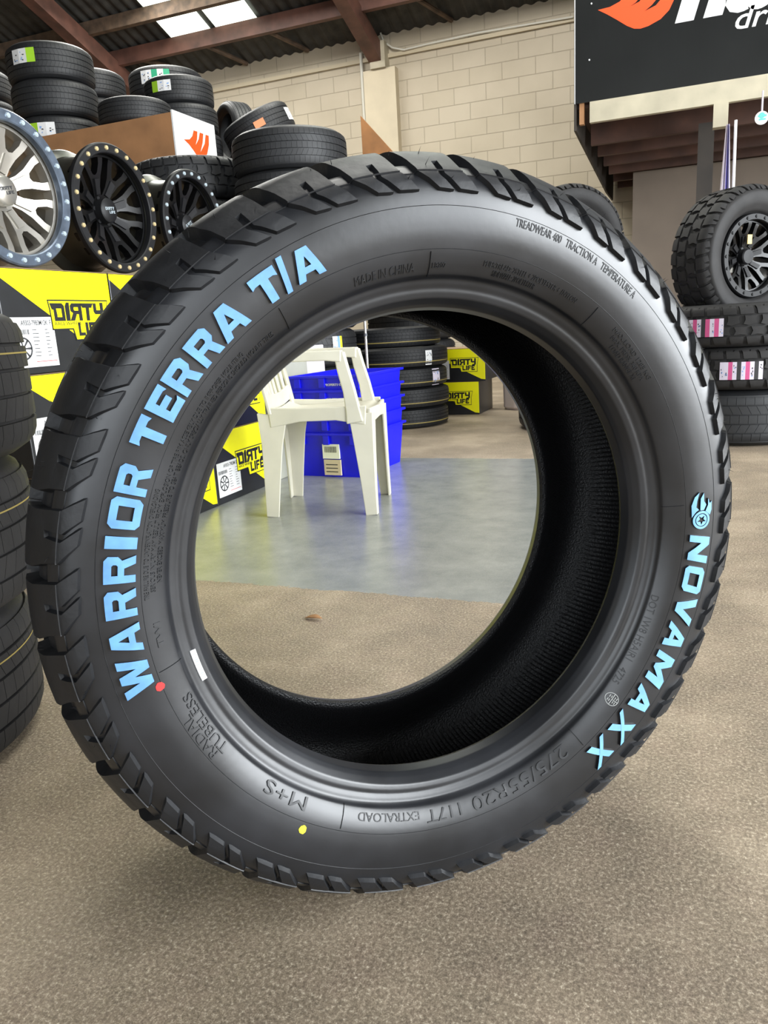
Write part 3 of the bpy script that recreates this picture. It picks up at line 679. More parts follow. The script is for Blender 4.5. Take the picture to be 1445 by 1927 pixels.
# tyre fitted with a black wheel on top of the right stack
t_w, p_w = stock_tyre('off_road_tyre', .345, .135, .205, 'at', MR['stocklight'], 'x', N=30)
t_w.name = 'mounted_tyre'
bw = wheel('x', MR['satink'], MR['glossk'], MR['satink'], MR['satink'], MR['satink'], MR['satink'], R=.205, depth=.18, logo=False, name='black_wheel', nb=20)
for k in ('label','category'):
    if k in bw: del bw[k]
# fold the wheel under the tyre as one part with sub-parts
bw.parent = t_w; bw.location = (0,0,.105)
tag(t_w, 'off-road tyre fitted with a gloss black wheel, standing on the stack at the right edge', 'tyre')
wheel_put(t_w, .195, 4.27, .868, math.radians(-46), 0, 0, .94)
s1 = G().box(-.018,.06,-.03,.012,.105,-.026).build('sticker', MR['amber'], bw); s1['label'] = 'amber sticker'
# --- tyre behind the big tyre on the right, with its support
t_b, p_b = stock_tyre('off_road_tyre', .335, .13, .205, 'mt', MR['stocklight'], 'x', N=26)
gb = 'tyres behind the top right of the big tyre'
wheel_put(t_b, -.70, 4.80, 1.035, math.radians(-52)); tag(t_b, 'chunky mud tyre standing upright behind the top right shoulder of the big tyre', 'tyre', gb)
for k in range(3):
    put(t_low, -.60, 4.72, .262*k, 'dark road tyre %s, glimpsed at the right rim of the big tyre' % ['on the floor behind','second up behind','third up behind'][k], gb, rz=k)
# --- rack with the heap of tyres at the upper left
gx, gy, DK = -3.468, 5.0, 1.88
rack = thing('tyre_rack', 'plywood-fronted tyre rack at the upper left behind the wheels', 'rack', (gx-1.8, gy+1.4, 0))
rk = lambda a, b: ((a[0]-gx+1.8, a[1]-gy-1.4, a[2]), (b[0]-gx+1.8, b[1]-gy-1.4, b[2]))
a, b = rk((gx-3.8,gy,DK-.02),(gx,gy+.018,2.20)); box('front_board', a, b, MR['ply'], rack)
a, b = rk((gx-3.8,gy+.018,DK-.02),(gx,gy+.92,DK)); box('deck', a, b, MR['plyd'], rack)
a, b = rk((gx-3.8,gy+.925,DK-.02),(gx-.19,gy+2.9,DK)); box('deck', a, b, MR['plyd'], rack)
for X in (gx-3.75, gx-.25):
    for Y in (gy+.03, gy+2.84):
        a, b = rk((X,Y,0),(X+.05,Y+.05,DK-.02)); box('leg', a, b, MR['rack'], rack)
sb = thing('sign_board', 'white board with orange flame mark on the end of the plywood rack', 'sign', (gx, gy, DK))
G().box(.002,.0,0,.014,.53,.335).build('panel', MR['white'], sb)
fl = [(945,830),(995,830),(1020,800),(1032,748),(1168,798),(1170,880),(1155,960),(1138,995),(1072,995),(1035,935),(990,875)]
sl = [[(1065,757),(1085,768),(1075,830),(1050,878),(1062,830)],[(1118,775),(1138,788),(1130,870),(1095,942),(1113,860)]]
def px_x(p, x0): q = at(150+p[0]*.2076, 90+p[1]*.2076, x=x0); return (q[1]-gy, q[2]-DK)
for polys, mt, h, nm in (([fl],MR['orange'],.0155,'flame_mark'),(sl,MR['white'],.0162,'flame_gap')):
    parts = [raise_(*tess(polys=[[px_x(p, gx+.014) for p in pl]])) for pl in polys]; A, T, S_ = merge(parts)
    mesh_obj(nm, np.c_[np.where(A[:,2]>.5,h,.0135), A[:,0], A[:,1]], T+S_, mt, sb)
gt = 'tyres heaped on the rack at the upper left'
t_r, p_r = stock_tyre('road_tyre', .33, .130, .21, 'rib', MR['stock'], 'x', N=70)
def rackt(x, y, z, label, first=False, rz=None, tilt=None, st=None, k=1.0, kz=None):
    rz = random.uniform(0,6) if rz is None else rz; kz = kz or k
    o = put(t_r, x, y, z, label, gt, rz=rz, first=first, tilt=tilt, half=.130*kz); o.scale = (k,k,kz)
    if st: sticker(o, p_r, facing(x,y,st[0])-rz, st[1], st[2], st[3], st[4])
    return o
Wh, Gr, Te = MR['white'], MR['green'], MR['teal']
DZ = .263
for k, lab in enumerate(['bottom','second up','third up','topmost']):
    st = {3:(-.62,-.03,.07,.20,[Wh,Wh,Gr]),1:(-.40,-.03,.07,.20,[Gr,Wh,Wh]),0:(-.22,-.03,.07,.14,[Gr])}.get(k)
    rackt(-4.87+.03*(k==0), 5.45, DK+DZ*k, 'dark tyre in the tall rack pile at the upper left corner, %s' % lab, first=(k == 0), st=st)
for k in range(5): rackt(-6.35, 6.05, DK+.255*k, 'dark tyre cut by the left photo edge in the rack pile, %s' % ['bottom','second up','third up','fourth up','topmost'][k], kz=.98)
for k in range(5): rackt(-5.40, 6.52, DK+.245*k, 'dark tyre behind the corner pile left of the labelled tyres, %s' % ['bottom','second up','third up','fourth up','topmost'][k], kz=.94)
for k, lab in enumerate(['bottom','middle','top']):
    rackt(-4.09, 5.43, DK+.186*k, 'ribbed tyre directly behind the plywood front left of the flame board, %s' % lab, k=.84, kz=.70)
for k, lab in enumerate(['bottom','second up','third up','topmost, green and white label']):
    st = (-.50,-.03,.07,.20,[Gr,Wh,Wh]) if k == 3 else None
    rackt(-4.07+.025*(k % 2)*0+.02*(3-k), 6.02, DK+.211*k, 'tyre in the rack pile above the flame board, %s' % lab, st=st, k=.86, kz=.80)
for k in range(5):
    o = rackt(-5.06, 7.28, DK+.275*k, 'tyre with torn white and teal label at the back of the rack heap' if k == 4 else 'dark tyre hidden low at the back of the rack heap', k=1.12, kz=1.05, rz=.3)
    if k == 4: sticker(o, p_r, facing(-4.98,7.22,-.28)-.3, -.03, .08, .26, [Wh,Wh,Te,Wh,Te])
rackt(-3.99, 6.70, DK, 'dark road tyre lying flat at the right end of the rack under the upright tyre', kz=1.03)
o = rackt(-3.97, 6.70, DK, 'dark road tyre standing upright at the rack end right of the flame board', tilt=(0,0,0), k=.85)
wheel_put(o, -3.97, 6.70, DK+.268+.281, math.radians(-125), 0, 0, .85)
# columns standing on the floor in front and right of the rack
gq = 'chunky tyres under the flame board'
t_q, p_q = stock_tyre('off_road_tyre', .375, .118, .22, 'mt', MR['stock'], 'x', N=28)
for k in range(7):
    put(t_q, -2.945, 4.40, .2415*k, 'chunky mud tyre directly below the flame board, top of its column' if k == 6 else 'chunky mud tyre within the column under the flame board', gq, rz=k, first=(k == 0), half=.12075)
gh = 'dark tyres between rack and block wall'
tq = at(474,300,y=6.30)
for k in range(8): put(t_r, tq[0]+.29, 6.30, .262*k, 'dark road tyre in the column between rack and block wall', gh, rz=k*.8)
o = put(t_r, tq[0]+.10, 6.30, 2.325, 'dark tyre tipped up on its column, small white label on its right end', gh, tilt=(math.radians(4),math.radians(-24),math.radians(25)))
o.scale = (.92,.92,.92); sticker(o, p_r, -.36, -.06, .05, .12, [Wh,Wh])
ot = G().box(-.05,-.003,-.03,.05,.003,.03).build('orange_tag', MR['orangetag'], o); ot.location = (.02,-.338,.0)

# ------------------------------------------------------------------ yellow and black wheel cartons
def carton_logo(parent, h, x0, y0, xo=.0012):
    layers = []
    def add(polys, top, mt, nm):
        parts = [raise_(*tess(polys=p)) for p in polys]; A, T, S_ = merge(parts)
        mesh_obj(nm, np.c_[np.where(A[:,2]>.5,top,top-.0006), A[:,0]+x0, A[:,1]+y0], T+S_, mt, parent)
    H_ = h; W_ = H_*4.1
    def plate(e): return [[(-e-.10*H_,H_+e),(-e-.02*H_,.62*H_),(-e,-.30*H_-e),(1.6*H_-e,-.30*H_-e),(1.75*H_-e,-.95*H_-e),(4.2*H_+e,-.95*H_-e),(4.2*H_+e,.0*H_),(4.45*H_+e,H_+e)]]
    add([plate(.20*H_)], xo+.0004, MR['carton_k'], 'logo_outline'); add([plate(.12*H_)], xo+.0010, MR['carton_y'], 'logo_ground')
    VV, FF, n0 = [], [], 0
    for word, xx, yy, hh in (('dirty',0,0,H_),('LIFE',1.85*H_,-.88*H_,.78*H_)):
        x = xx
        for ch in word:
            adv, (A, T, S_) = glyph(ch, hh, mirror=(ch == 'r')); A = A.copy(); sq = .92 if word == 'dirty' else .86
            VV.append(np.c_[np.where(A[:,2]>.5,xo+.0016,xo+.0009), A[:,0]*sq+x+x0, A[:,1]+yy+y0]); FF += [tuple(i+n0 for i in f) for f in T+S_]; n0 += len(A); x += adv*sq+.07*H_
    V, Fc = tess(text='RACE WHEELS', size=1); V = V*(.20*H_/.7); V[:,0] *= 1.15; P, K, T, W_2 = raise_(V, Fc)
    VV.append(np.c_[np.where(K>.5,xo+.0016,xo+.0009), P[:,0]+x0+.02*H_, P[:,1]+y0-.24*H_]); FF += [tuple(i+n0 for i in f) for f in T+W_2]
    mesh_obj('logo_letters', np.vstack(VV), FF, MR['carton_k'], parent)
def carton_label(parent, y0, z0, wd, ht, code, wheel_pic=True, tilt=0, xo=.001):
    o = G().box(xo, y0, z0, xo+.0006, y0+wd, z0+ht).build('carton_label', MR['white'], parent); o['label'] = 'white printed carton label'
    VV, FF, n0 = [], [], 0; X = xo+.0010
    def rect(a, b, c, d):
        nonlocal n0
        VV.append(np.array([(X,a,b),(X,c,b),(X,c,d),(X,a,d)])); FF.append((n0,n0+1,n0+2,n0+3)); n0 += 4
    if code:
        V, Fc = tess(text=code, size=1, bold=.012); V = V.copy(); V[:,0] *= wd*.66/V[:,0].max(); V[:,1] *= ht*.10/.7
        VV.append(np.c_[np.full(len(V),X), V[:,0]+y0+wd*.28, V[:,1]+z0+ht*.84]); FF += [tuple(i+n0 for i in f) for f in Fc]; n0 += len(V)
    x = y0+wd*.05
    while x < y0+wd*.42: bw_ = random.choice([.0009,.0015,.0024]); rect(x, z0+ht*.66, x+bw_, z0+ht*.76); x += bw_+random.choice([.001,.0018])
    for r_ in range(8):
        zz = z0+ht*(.74-.075*r_)
        rect(y0+wd*.50, zz, y0+wd*(.50+random.uniform(.08,.14)), zz+ht*.014); rect(y0+wd*.78, zz, y0+wd*(.78+random.uniform(.06,.13)), zz+ht*.014)
    if wheel_pic:
        for rr, r2 in ((.19,.16),(.05,.03)):
            V, Fc = tess(polys=[ringpoly(rr*wd,24), ringpoly(r2*wd,24)]); VV.append(np.c_[np.full(len(V),X), V[:,0]+y0+wd*.26, V[:,1]+z0+ht*.38]); FF += [tuple(i+n0 for i in f) for f in Fc]; n0 += len(V)
        for k in range(7):
            t = 2*PI*k/7; c_, s_ = math.cos(t), math.sin(t); P = [(.05,-.012),(.17,-.02),(.17,.02),(.05,.012)]
            VV.append(np.array([(X, y0+wd*(.26+a*c_-b*s_), z0+ht*.38+wd*(a*s_+b*c_)) for a, b in P])); FF.append((n0,n0+1,n0+2,n0+3)); n0 += 4
    mesh_obj('label_print', np.vstack(VV), FF, MR['ink'], parent)
    rl = G().box(X-.0002, y0+wd*.5, z0+ht*.10, X+.0002, y0+wd*.96, z0+ht*.112).build('label_rule', MR['red'], parent)
def carton(label, wd, ht, dp, loc, rz=0, lab=None, logo=(.46,.42), group=None, hl=None, lh=None):
    c = thing('wheel_carton', label, 'carton', loc, (0,0,rz), group)
    G().box(-dp,.001,.001,0,wd-.001,ht-.002).build('body', MR['carton_k'], c, bevel=.003)
    G().box(-dp+.002,.003,ht-.002,-.001,wd-.003,ht-.0008).build('lid_edge', MR['card'], c)
    V, Fc = tess(polys=[[(.0015,ht-.004),(wd-.0015,ht-.004),(wd-.0015,.012),(wd-.03,.015),(.0015,ht*.93)]]); P, K, T, W_ = raise_(V, Fc)
    mesh_obj('yellow_print', np.c_[np.where(K>.5,.0008,-.001), P[:,0], P[:,1]], T+W_, MR['carton_y'], c)
    carton_logo(c, hl or ht*.165, wd*logo[0], ht*logo[1])
    if lab: carton_label(c, *lab)
    return c
gc = 'yellow and black wheel cartons'
CW, CH, CD = .43, .286, .43
XF = -1.70
rows = [(0,[1.18,1.61,2.04,2.47]),(1,[1.18,1.61,2.04,2.47]),(2,[1.155,1.585,2.02,2.455])]
nm = {0:'bottom row',1:'middle row',2:'top row'}
cols = {0:'hidden end left of the near tyre stack',1:'under the silver wheel',2:'under the black wheels',3:'nearest the plastic chair'}
for r_, ys in rows:
    for i, y0 in enumerate(ys):
        zz = CH*r_; lab = None
        if i == 1 and r_ == 2: lab = (.012,.020,.165,.135,'A9303-7983M12K  F')
        elif i == 1 and r_ == 1: lab = (.012,.03,.165,.135,'A9303-7983M12K')
        elif i == 1: lab = (.012,.03,.165,.135,'A9303')
        elif i == 3 and r_ == 0: lab = (.018,.028,.165,.135,'A9303-7983M12K')
        elif i >= 2: lab = (.018,.03,.165,.135,'A9303-7983M12K')
        if i == 0 : continue
        carton('black and yellow wheel carton with jagged logo, %s, %s' % (nm[r_], cols[i]), CW, CH, CD, (XF, y0, zz), 0, lab, (.42,.50) if i == 1 and r_ == 2 else (.40,.46), gc, hl=.050)
# two more cartons far behind, facing the camera
for k, (xr, hh, lab) in enumerate([(-1.375,.234,(.03,.02,.08,.12,None,False)),(-1.325,.230,(.07,.02,.10,.13,None,False))]):
    carton('black and yellow wheel carton on %s behind the gold-striped tyres' % ('the floor' if k == 0 else 'the lower carton'), .43, hh, .40, (xr-.43, 5.30, .234*k), -PI/2, lab, (.44,.50), 'wheel cartons far behind', hl=.042)

# ------------------------------------------------------------------ chair
ch = thing('plastic_chair', 'white moulded plastic armchair seen through the hole of the big tyre', 'chair', (-1.25,2.553,0), (0,0,math.radians(12.7)))
SZ, AZ = .378, .562
# seat: curved slab, rolls over at the front, dips in the middle
nx, ny = 18, 12; V = []; 
def seatz(x, y):
    z = SZ-.012*math.cos(y/.165*PI/2)-.006*(1-x/.2)
    if x > .165: z -= 5*(x-.165)**1.5
    if x < -.12: z += (-.12-x)**1.6*3.2
    return z
for lay in (0,1):
    for i in range(nx+1):
        for j in range(ny+1):
            x = -.165+.365*i/nx; y = -.155+.31*j/ny; V.append((x, y*(1-.06*(x<-.1)), seatz(x,y)-(.008 if lay else 0)))
m = ny+1; n1 = (nx+1)*m; Fc = []
for i in range(nx):
    for j in range(ny):
        a = i*m+j; Fc.append((a,a+m,a+m+1,a+1)); Fc.append((n1+a,n1+a+1,n1+a+m+1,n1+a+m))
for i in range(nx):
    Fc += [(i*m,n1+i*m,n1+i*m+m,i*m+m),(i*m+ny,i*m+m+ny,n1+i*m+m+ny,n1+i*m+ny)]
for j in range(ny): Fc += [(j,j+1,n1+j+1,n1+j),(nx*m+j,n1+nx*m+j,n1+nx*m+j+1,nx*m+j+1)]
mesh_obj('seat', V, Fc, MR['chair'], ch, smooth=50)
g = G()
for s_ in (-1,1): g.beam([(-.16,s_*.158,SZ-.022),(-.05,s_*.160,SZ-.016),(.08,s_*.162,SZ-.016),(.185,s_*.160,SZ-.026)], [(.012,.070),(.012,.046),(.012,.046),(.012,.066)], (0,1,0))
g.beam([(.196,-.158,SZ-.030),(.204,0,SZ-.026),(.196,.158,SZ-.030)], [(.012,.056),(.012,.040),(.012,.056)], (1,0,0))
g.build('apron', MR['chair'], ch, bevel=.003)
g = G()                                     # back: frame, top rail and slats
bx = lambda z: -.155-.20*(z-SZ)
def bp(y, z): return (bx(z)-.02*(1-(y/.16)**2), y, z)
for s_ in (-1,1): g.beam([bp(s_*.150,SZ-.01),bp(s_*.152,.46),bp(s_*.150,.58),bp(s_*.135,.70)], [(.034,.012)]*4, (0,1,0))
g.beam([bp(-.145,.700),bp(-.08,.735),bp(0,.745),bp(.08,.735),bp(.145,.700)], [(.06,.012)]*5, (0,0,1))
g.beam([bp(-.15,.425),bp(-.07,.405),bp(0,.40),bp(.07,.405),bp(.15,.425)], [(.055,.012)]*5, (0,0,1))
for k in range(6):
    y = -.11+.044*k; g.beam([bp(y,.40),bp(y,.55),bp(y,.72)], [(.026,.010)]*3, (0,1,0))
g.build('backrest', MR['chair'], ch, bevel=.003)
for s_ in (-1,1):
    g = G()
    g.beam([(-.215,s_*.140,AZ+.004),(-.16,s_*.152,AZ+.002),(-.05,s_*.156,AZ),(.06,s_*.149,AZ-.002),(.112,s_*.146,AZ-.006)], [(.034,.034),(.040,.034),(.044,.034),(.044,.034),(.042,.040)], (0,1,0))
    g.beam([(.104,s_*.146,AZ+.006),(.114,s_*.149,AZ-.05),(.132,s_*.155,SZ+.06),(.142,s_*.158,SZ-.01),(.147,s_*.160,SZ-.05)], [(.036,.034),(.032,.040),(.028,.042),(.028,.050),(.026,.060)], (0,1,0))
    g.build('armrest', MR['chair'], ch, bevel=.004)
for sx in (-1,1):
    for s_ in (-1,1):
        g = G()
        if sx > 0: pth = [(.166,s_*.158,SZ-.02),(.172,s_*.162,.26),(.180,s_*.167,.12),(.186,s_*.171,0)]; wd = [.084,.070,.052,.042]
        else: pth = [(-.150,s_*.156,SZ-.01),(-.158,s_*.161,.26),(-.168,s_*.167,.12),(-.176,s_*.171,0)]; wd = [.110,.076,.058,.046]
        g.beam([(p[0],p[1],p[2]) for p in pth], [(.008,w_) for w_ in wd], (0,1,0))
        g.beam([(p[0]+sx*w_/2-sx*.004,p[1]-s_*w_*.36,p[2]) for p, w_ in zip(pth, wd)], [(w_*.72,.008) for w_ in wd], (0,1,0))
        g.build('leg', MR['chair'], ch, bevel=.002)

# ------------------------------------------------------------------ blue crates
gb_ = 'nested blue plastic crates'
cr0 = np.array([-1.316,3.045]); cdir = math.atan2(3.481-3.061, -1.301+1.334)       # right side runs back
ux = Vector((math.sin(cdir), -math.cos(cdir), 0)); 
CWd, CDp, CHt = .350, .43, .200
for k in range(5):
    z0 = .063*k
    c = thing('storage_crate', 'blue plastic crate, %s of the nested stack' % ['with two paper labels, lowest','second from the bottom','middle one','second from the top','topmost'][k], 'crate', (cr0[0],cr0[1],z0), (0,0,cdir-PI/2), gb_)
    sh = 0
    g = G(); tp = .018; th = .003
    def rim(o_): return [(-CWd-o_,-o_),(o_,-o_),(o_,CDp+o_),(-CWd-o_,CDp+o_)]
    lo, hi = rim(-tp), rim(0)
    Vb = [(x+sh,y,0.0) for x,y in lo]+[(x+sh,y,CHt) for x,y in hi]+[(x+sh,y,CHt) for x,y in rim(-th)]+[(x+sh,y,.004) for x,y in rim(-tp-th)]
    Fb = [(3,2,1,0)]+[(i,(i+1)%4,4+(i+1)%4,4+i) for i in range(4)]+[(4+i,4+(i+1)%4,8+(i+1)%4,8+i) for i in range(4)]+[(8+i,8+(i+1)%4,12+(i+1)%4,12+i) for i in range(4)]+[(12,13,14,15)]
    mesh_obj('body', Vb, Fb, MR['crate'], c)
    g = G(); a = rim(.012); b_ = rim(.001)
    Vr = [(x+sh,y,CHt-.010) for x,y in b_]+[(x+sh,y,CHt-.010) for x,y in a]+[(x+sh,y,CHt) for x,y in a]+[(x+sh,y,CHt) for x,y in b_]
    Fr = [q for i in range(4) for q in ((i,4+i,4+(i+1)%4,(i+1)%4)[::-1],(4+i,4+(i+1)%4,8+(i+1)%4,8+i),(8+i,8+(i+1)%4,12+(i+1)%4,12+i))]
    mesh_obj('rim', Vr, Fr, MR['crate'], c)
    g = G()
    pass
    for x in (-CWd+.03,-CWd/2-.02,-.06): G().box(x,-.010,CHt-.052,x+.03,.004,CHt-.010).build('rib', MR['crate'], c, bevel=.002)
    if k == 0:
        for (x0,z1,z2,mt,nm_) in ((-.205,.085,.150,MR['white'],'white barcode label'),(-.202,.010,.080,MR['ply'],'beige paper label')):
            o = G().box(x0,-.0005,z1,x0+.085,.008,z2).build('paper_label', mat('label_paper',(232,232,214) if z1>.08 else (206,190,160),.6), c); o['label'] = nm_
            o = G()
            for j in range(11): o.box(x0+.012+.0056*j,-.001,z1+.028,x0+.0145+.0056*j+random.uniform(0,.001),.002,z2-.010)
            if z1 > .08: o.build('barcode', MR['ink'], c)
            else:
                o2_ = G()
                for j in range(3): o2_.box(x0+.01,-.001,z1+.014+.016*j,x0+.07,.002,z1+.018+.016*j)
                o2_.build('print', MR['ink'], c)
    if k in (3,4):
        V, Fc = tess(text='PROPERTY OF' if k == 4 else 'RETURN', size=1); V = V*(.010/.7); P, K, T, W_ = raise_(V, Fc)
        mesh_obj('crate_print', np.c_[P[:,0]-.17+sh, np.where(K>.5,.0, .004)-.0008-.000*P[:,1], P[:,1]+CHt-.045], [f[::1] for f in T+W_], MR['white'], c)

# ------------------------------------------------------------------ cartons, drum, pole, leaf
box1 = thing('carton', 'white cardboard box behind the chair beside the blue crates', 'box', (-1.975,3.56,0)); G().box(-.19,-.14,0,.19,.14,.572).build('body', MR['cartonw'], box1, bevel=.004); G().box(-.19,-.002,.572,.19,.002,.5735).build('tape', MR['card'], box1)
for k in range(2):
    b_ = thing('carton', 'grey-beige box %s between yellow cartons and chair leg' % ('on the floor' if k == 0 else 'on top'), 'box', (-1.905,3.15,.262*k)); G().box(-.20,-.19,0,.20,.19,.260).build('body', MR['cartong'], b_, bevel=.003); G().box(-.20,-.002,.26,.20,.002,.2615).build('tape', MR['card'], b_)
pole = thing('metal_pole', 'thin pale metal pole rising behind the blue crates', 'pole', (-1.61,3.86,0)); G().tube((0,0,.01),(0,0,.95),.0075,14).build('tube', MR['chrome'], pole, smooth=40); G().tube((0,0,0),(0,0,.012),.05,20).build('foot', MR['chrome'], pole, smooth=40)
G().tube((0,0,.60),(0,0,.615),.010,14).build('collar', MR['rack'], pole, smooth=40)
dr = thing('plastic_drum', 'pinkish white ribbed plastic drum far behind beside the cartons', 'drum', (-1.12,5.66,0))
pf = []
for k in range(64):
    t = 2*PI*k/64; rr = .155*(1+.03*(1 if (k//4) % 2 else 0)); pf.append((rr*math.cos(t), rr*math.sin(t)))
V = []; zs = [(.0,.9),(.02,1),(.40,1.05),(.42,.98),(.43,.9)]
for z, q in zs: V += [(x*q,y*q,z) for x,y in pf]
Fc = [(i*64+k,i*64+(k+1)%64,(i+1)*64+(k+1)%64,(i+1)*64+k) for i in range(len(zs)-1) for k in range(64)]+[tuple(range(64))[::-1], tuple(range(256,320))]
mesh_obj('body', V, Fc, MR['pinkw'], dr, smooth=30)
G().lathe([(0.001,.445),(.15,.445),(.16,.438),(.16,.43),(.0011,.43)],48).build('lid', MR['pinkw'], dr, smooth=40)
lf = at(590,1166,z=0); V = []
for i in range(9):
    t = i/8; wv = .009*math.sin(PI*min(1,t*1.05))**.7
    for s_ in (-1,0,1): V.append((-.024+.048*t, s_*wv, .002+.006*abs(s_)*math.sin(PI*t)+.004*t))
Fc = [(3*i+j,3*i+3+j,3*i+4+j,3*i+1+j) for i in range(8) for j in (0,1)]
o = mesh_obj('dry_leaf', V, Fc, MR['leaf'], None, smooth=60); o.location = lf; o.rotation_euler = (0,0,-.1); md = o.modifiers.new('s','SOLIDIFY'); md.thickness = .0006
tag(o, 'small curled brown leaf on the concrete inside the ring of the tyre', 'leaf')

# ------------------------------------------------------------------ plywood board by the wall
def prism(name, pts, d, material, parent=None):       # pts: 3D outline, extruded by vector d
    n = len(pts); V = [tuple(p) for p in pts]+[tuple(np.array(p)+np.array(d)) for p in pts]
    return mesh_obj(name, V, [tuple(range(n)), tuple(range(n,2*n))[::-1]]+[(i,n+i,n+(i+1)%n,(i+1)%n) for i in range(n)], material, parent)
q1, q2, q3 = at(678,218,y=7.2), at(745,292,y=7.2), at(684,330,y=7.2)
o = prism('plywood_board', [(q1[0],7.2,0),(q2[0]+.25,7.2,0),(q2[0]+.25,7.2,q2[2]-.30),(q2[0],7.2,q2[2]),(q1[0],7.2,q1[2])], (0,.018,0), MR['plyd'])
tag(o, 'tan plywood board with slanted top edge standing in front of the block wall', 'board')

# ------------------------------------------------------------------ building shell
YW = 10.0
X0, X1, Y0 = -14.0, 6.0, -5.0
def S(o, name=None): o['kind'] = 'structure'; return o
fl_ = S(G().add([(X0,Y0-1,0),(X1+1,Y0-1,0),(X1+1,YW+.2,0),(X0,YW+.2,0)], [(0,1,2,3)]).build('floor', floor_mat()))
wm = block_wall_mat()
S(box('wall_back', (X0,YW,0), (X1,YW+.2,4.35), wm))
pl_ = S(box('trim_1', (at(690,140,y=YW)[0],YW-.12,0), (at(749,133,y=YW)[0],YW,3.755), mat('pilaster_paint',(200,188,162),.6,var=.04,vscale=3)))
S(box('trim_2', (X0,YW-.035,3.885), (X1,YW,3.93), mat('ledge_paint',(186,174,148),.6)))
S(box('wall_left', (X0-.2,Y0,0), (X0,YW,8.5), wm))
# right wall with a wide door opening, front wall with a wide door opening
g = G(); g.box(X1,-5,0,X1+.2,-2.2,8.5); g.box(X1,4.6,0,X1+.2,YW+.2,8.5); g.box(X1,-2.2,3.75,X1+.2,4.6,8.5); S(g.build('wall_right', wm))
g = G(); g.box(X0,Y0-.2,0,-2.6,Y0,8.5); g.box(4.6,Y0-.2,0,X1,Y0,8.5); g.box(-2.6,Y0-.2,4.1,4.6,Y0,8.5); S(g.build('wall_front', wm))
RK = .36; RZ = lambda y: 4.16+RK*(YW-y)
nc = 900; V = []
for i in range(nc+1):
    x = X0+(X1+.2-X0)*i/nc; dz = .012*math.sin(2*PI*x/.15)
    for y in (YW+.2, 2.4, Y0-.2): V.append((x,y,(RZ(y) if y >= 2.4 else RZ(2.4)-.3*(2.4-y))+dz))
S(mesh_obj('ceiling', V, [(3*i+j,3*i+j+1,3*i+4+j,3*i+3+j) for i in range(nc) for j in (0,1)], MR['roof']))
def onroof(px, py, off=0):
    r = ray(px, py); t = (RZ(0)+off-CAMP[2])/(r[2]+RK*r[1]); return CAMP+t*r
a1, a2, a3, a4 = onroof(300,45,-.03), onroof(322,72,-.03), onroof(465,3,-.03), onroof(480,33,-.03)
xl, xr = (a1[0]+a2[0])/2, (a3[0]+a4[0])/2; xm = xl+(xr-xl)*.50
p1y = onroof(265,44,-.17)[1]; p2y = onroof(350,92,-.17)[1]
for k, (xa, xb, ya, yb) in enumerate([(xl,xm-.04,6.2,p2y+.02),(xm+.04,xr,6.2,p2y+.02),(-1.6,1.0,3.6,6.0),(-3.2,-1.2,5.6,7.6)]):  # last panel is an invented skylight, added out of view to match the wall fill
    o = G().add([(xa,ya,RZ(ya)-.03),(xb,ya,RZ(ya)-.03),(xb,yb,RZ(yb)-.03),(xa,yb,RZ(yb)-.03)], [(3,2,1,0)]).build('window_%d' % (k+1), MR['sky_panel']); S(o)
def purlin(y, mt, dep=.17, n='trim'): 
    S(G().hexa([(X0,y-.04,RZ(y)-dep),(X1,y-.04,RZ(y)-dep),(X1,y+.04,RZ(y)-dep),(X0,y+.04,RZ(y)-dep),(X0,y-.04,RZ(y)-.02),(X1,y-.04,RZ(y)-.02),(X1,y+.04,RZ(y)-.02),(X0,y+.04,RZ(y)-.02)]).build(n, mt))
p1y = onroof(265,44,-.17)[1]; p2y = onroof(350,92,-.17)[1]
purlin(p1y, MR['purl'], .17, 'trim_3'); purlin(p2y, MR['steel'], .20, 'trim_4')
for k, y in enumerate((7.6,6.2,4.6)): purlin(y, MR['purl'], .17, 'trim_%d' % (5+k))
for k, x in enumerate((-7.25, -3.75, -.25)):
    w_ = .08; z1 = lambda y: RZ(y)-.16
    g = G().hexa([(x-w_,2.4,z1(2.4)-.22),(x+w_,2.4,z1(2.4)-.22),(x+w_,YW-.02,z1(YW)-.22),(x-w_,YW-.02,z1(YW)-.22),(x-w_,2.4,z1(2.4)),(x+w_,2.4,z1(2.4)),(x+w_,YW-.02,z1(YW)),(x-w_,YW-.02,z1(YW))])
    S(g.build('trim_%d' % (8+k), MR['steel']))
    if k == 0: S(box('trim_%d' % (20+k), (x-.2,YW-.12,0),(x+.2,YW,3.755), wm))
g = G(); xf = -3.72; g.box(xf-.10,YW-.16,3.755,xf+.10,YW,4.05); S(g.build('trim_11', MR['wpaint']))
for k, (t0, b0) in enumerate([((325,105),(345,130)),((435,80),(465,120)),((545,50),(580,95)),((835,-12),(850,38))]):
    b1 = at(*b0, y=9.97); x = b1[0]; S(G().tube((x-.25,p2y+.02,RZ(p2y)-.16),(x,9.97,b1[2]),.028,8).build('trim_%d' % (12+k), MR['purl']))
cxx = at(684,160,y=YW)[0]; S(G().tube((cxx,YW-.03,1.2),(cxx,YW-.03,4.0),.022,12).build('trim_16', MR['conduit'], smooth=40))
# cable drooping along the top ledge
pts = [at(*p, y=YW-.05) for p in ((716,62),(722,78),(738,90),(760,94),(800,84),(900,62),(1078,32))]; g = G()
for a, b in zip(pts[:-1], pts[1:]): g.tube(a, b, .012, 8)
tag(g.build('wall_cable', MR['conduit'], smooth=60), 'thin cable looping along the top of the block wall', 'cable')

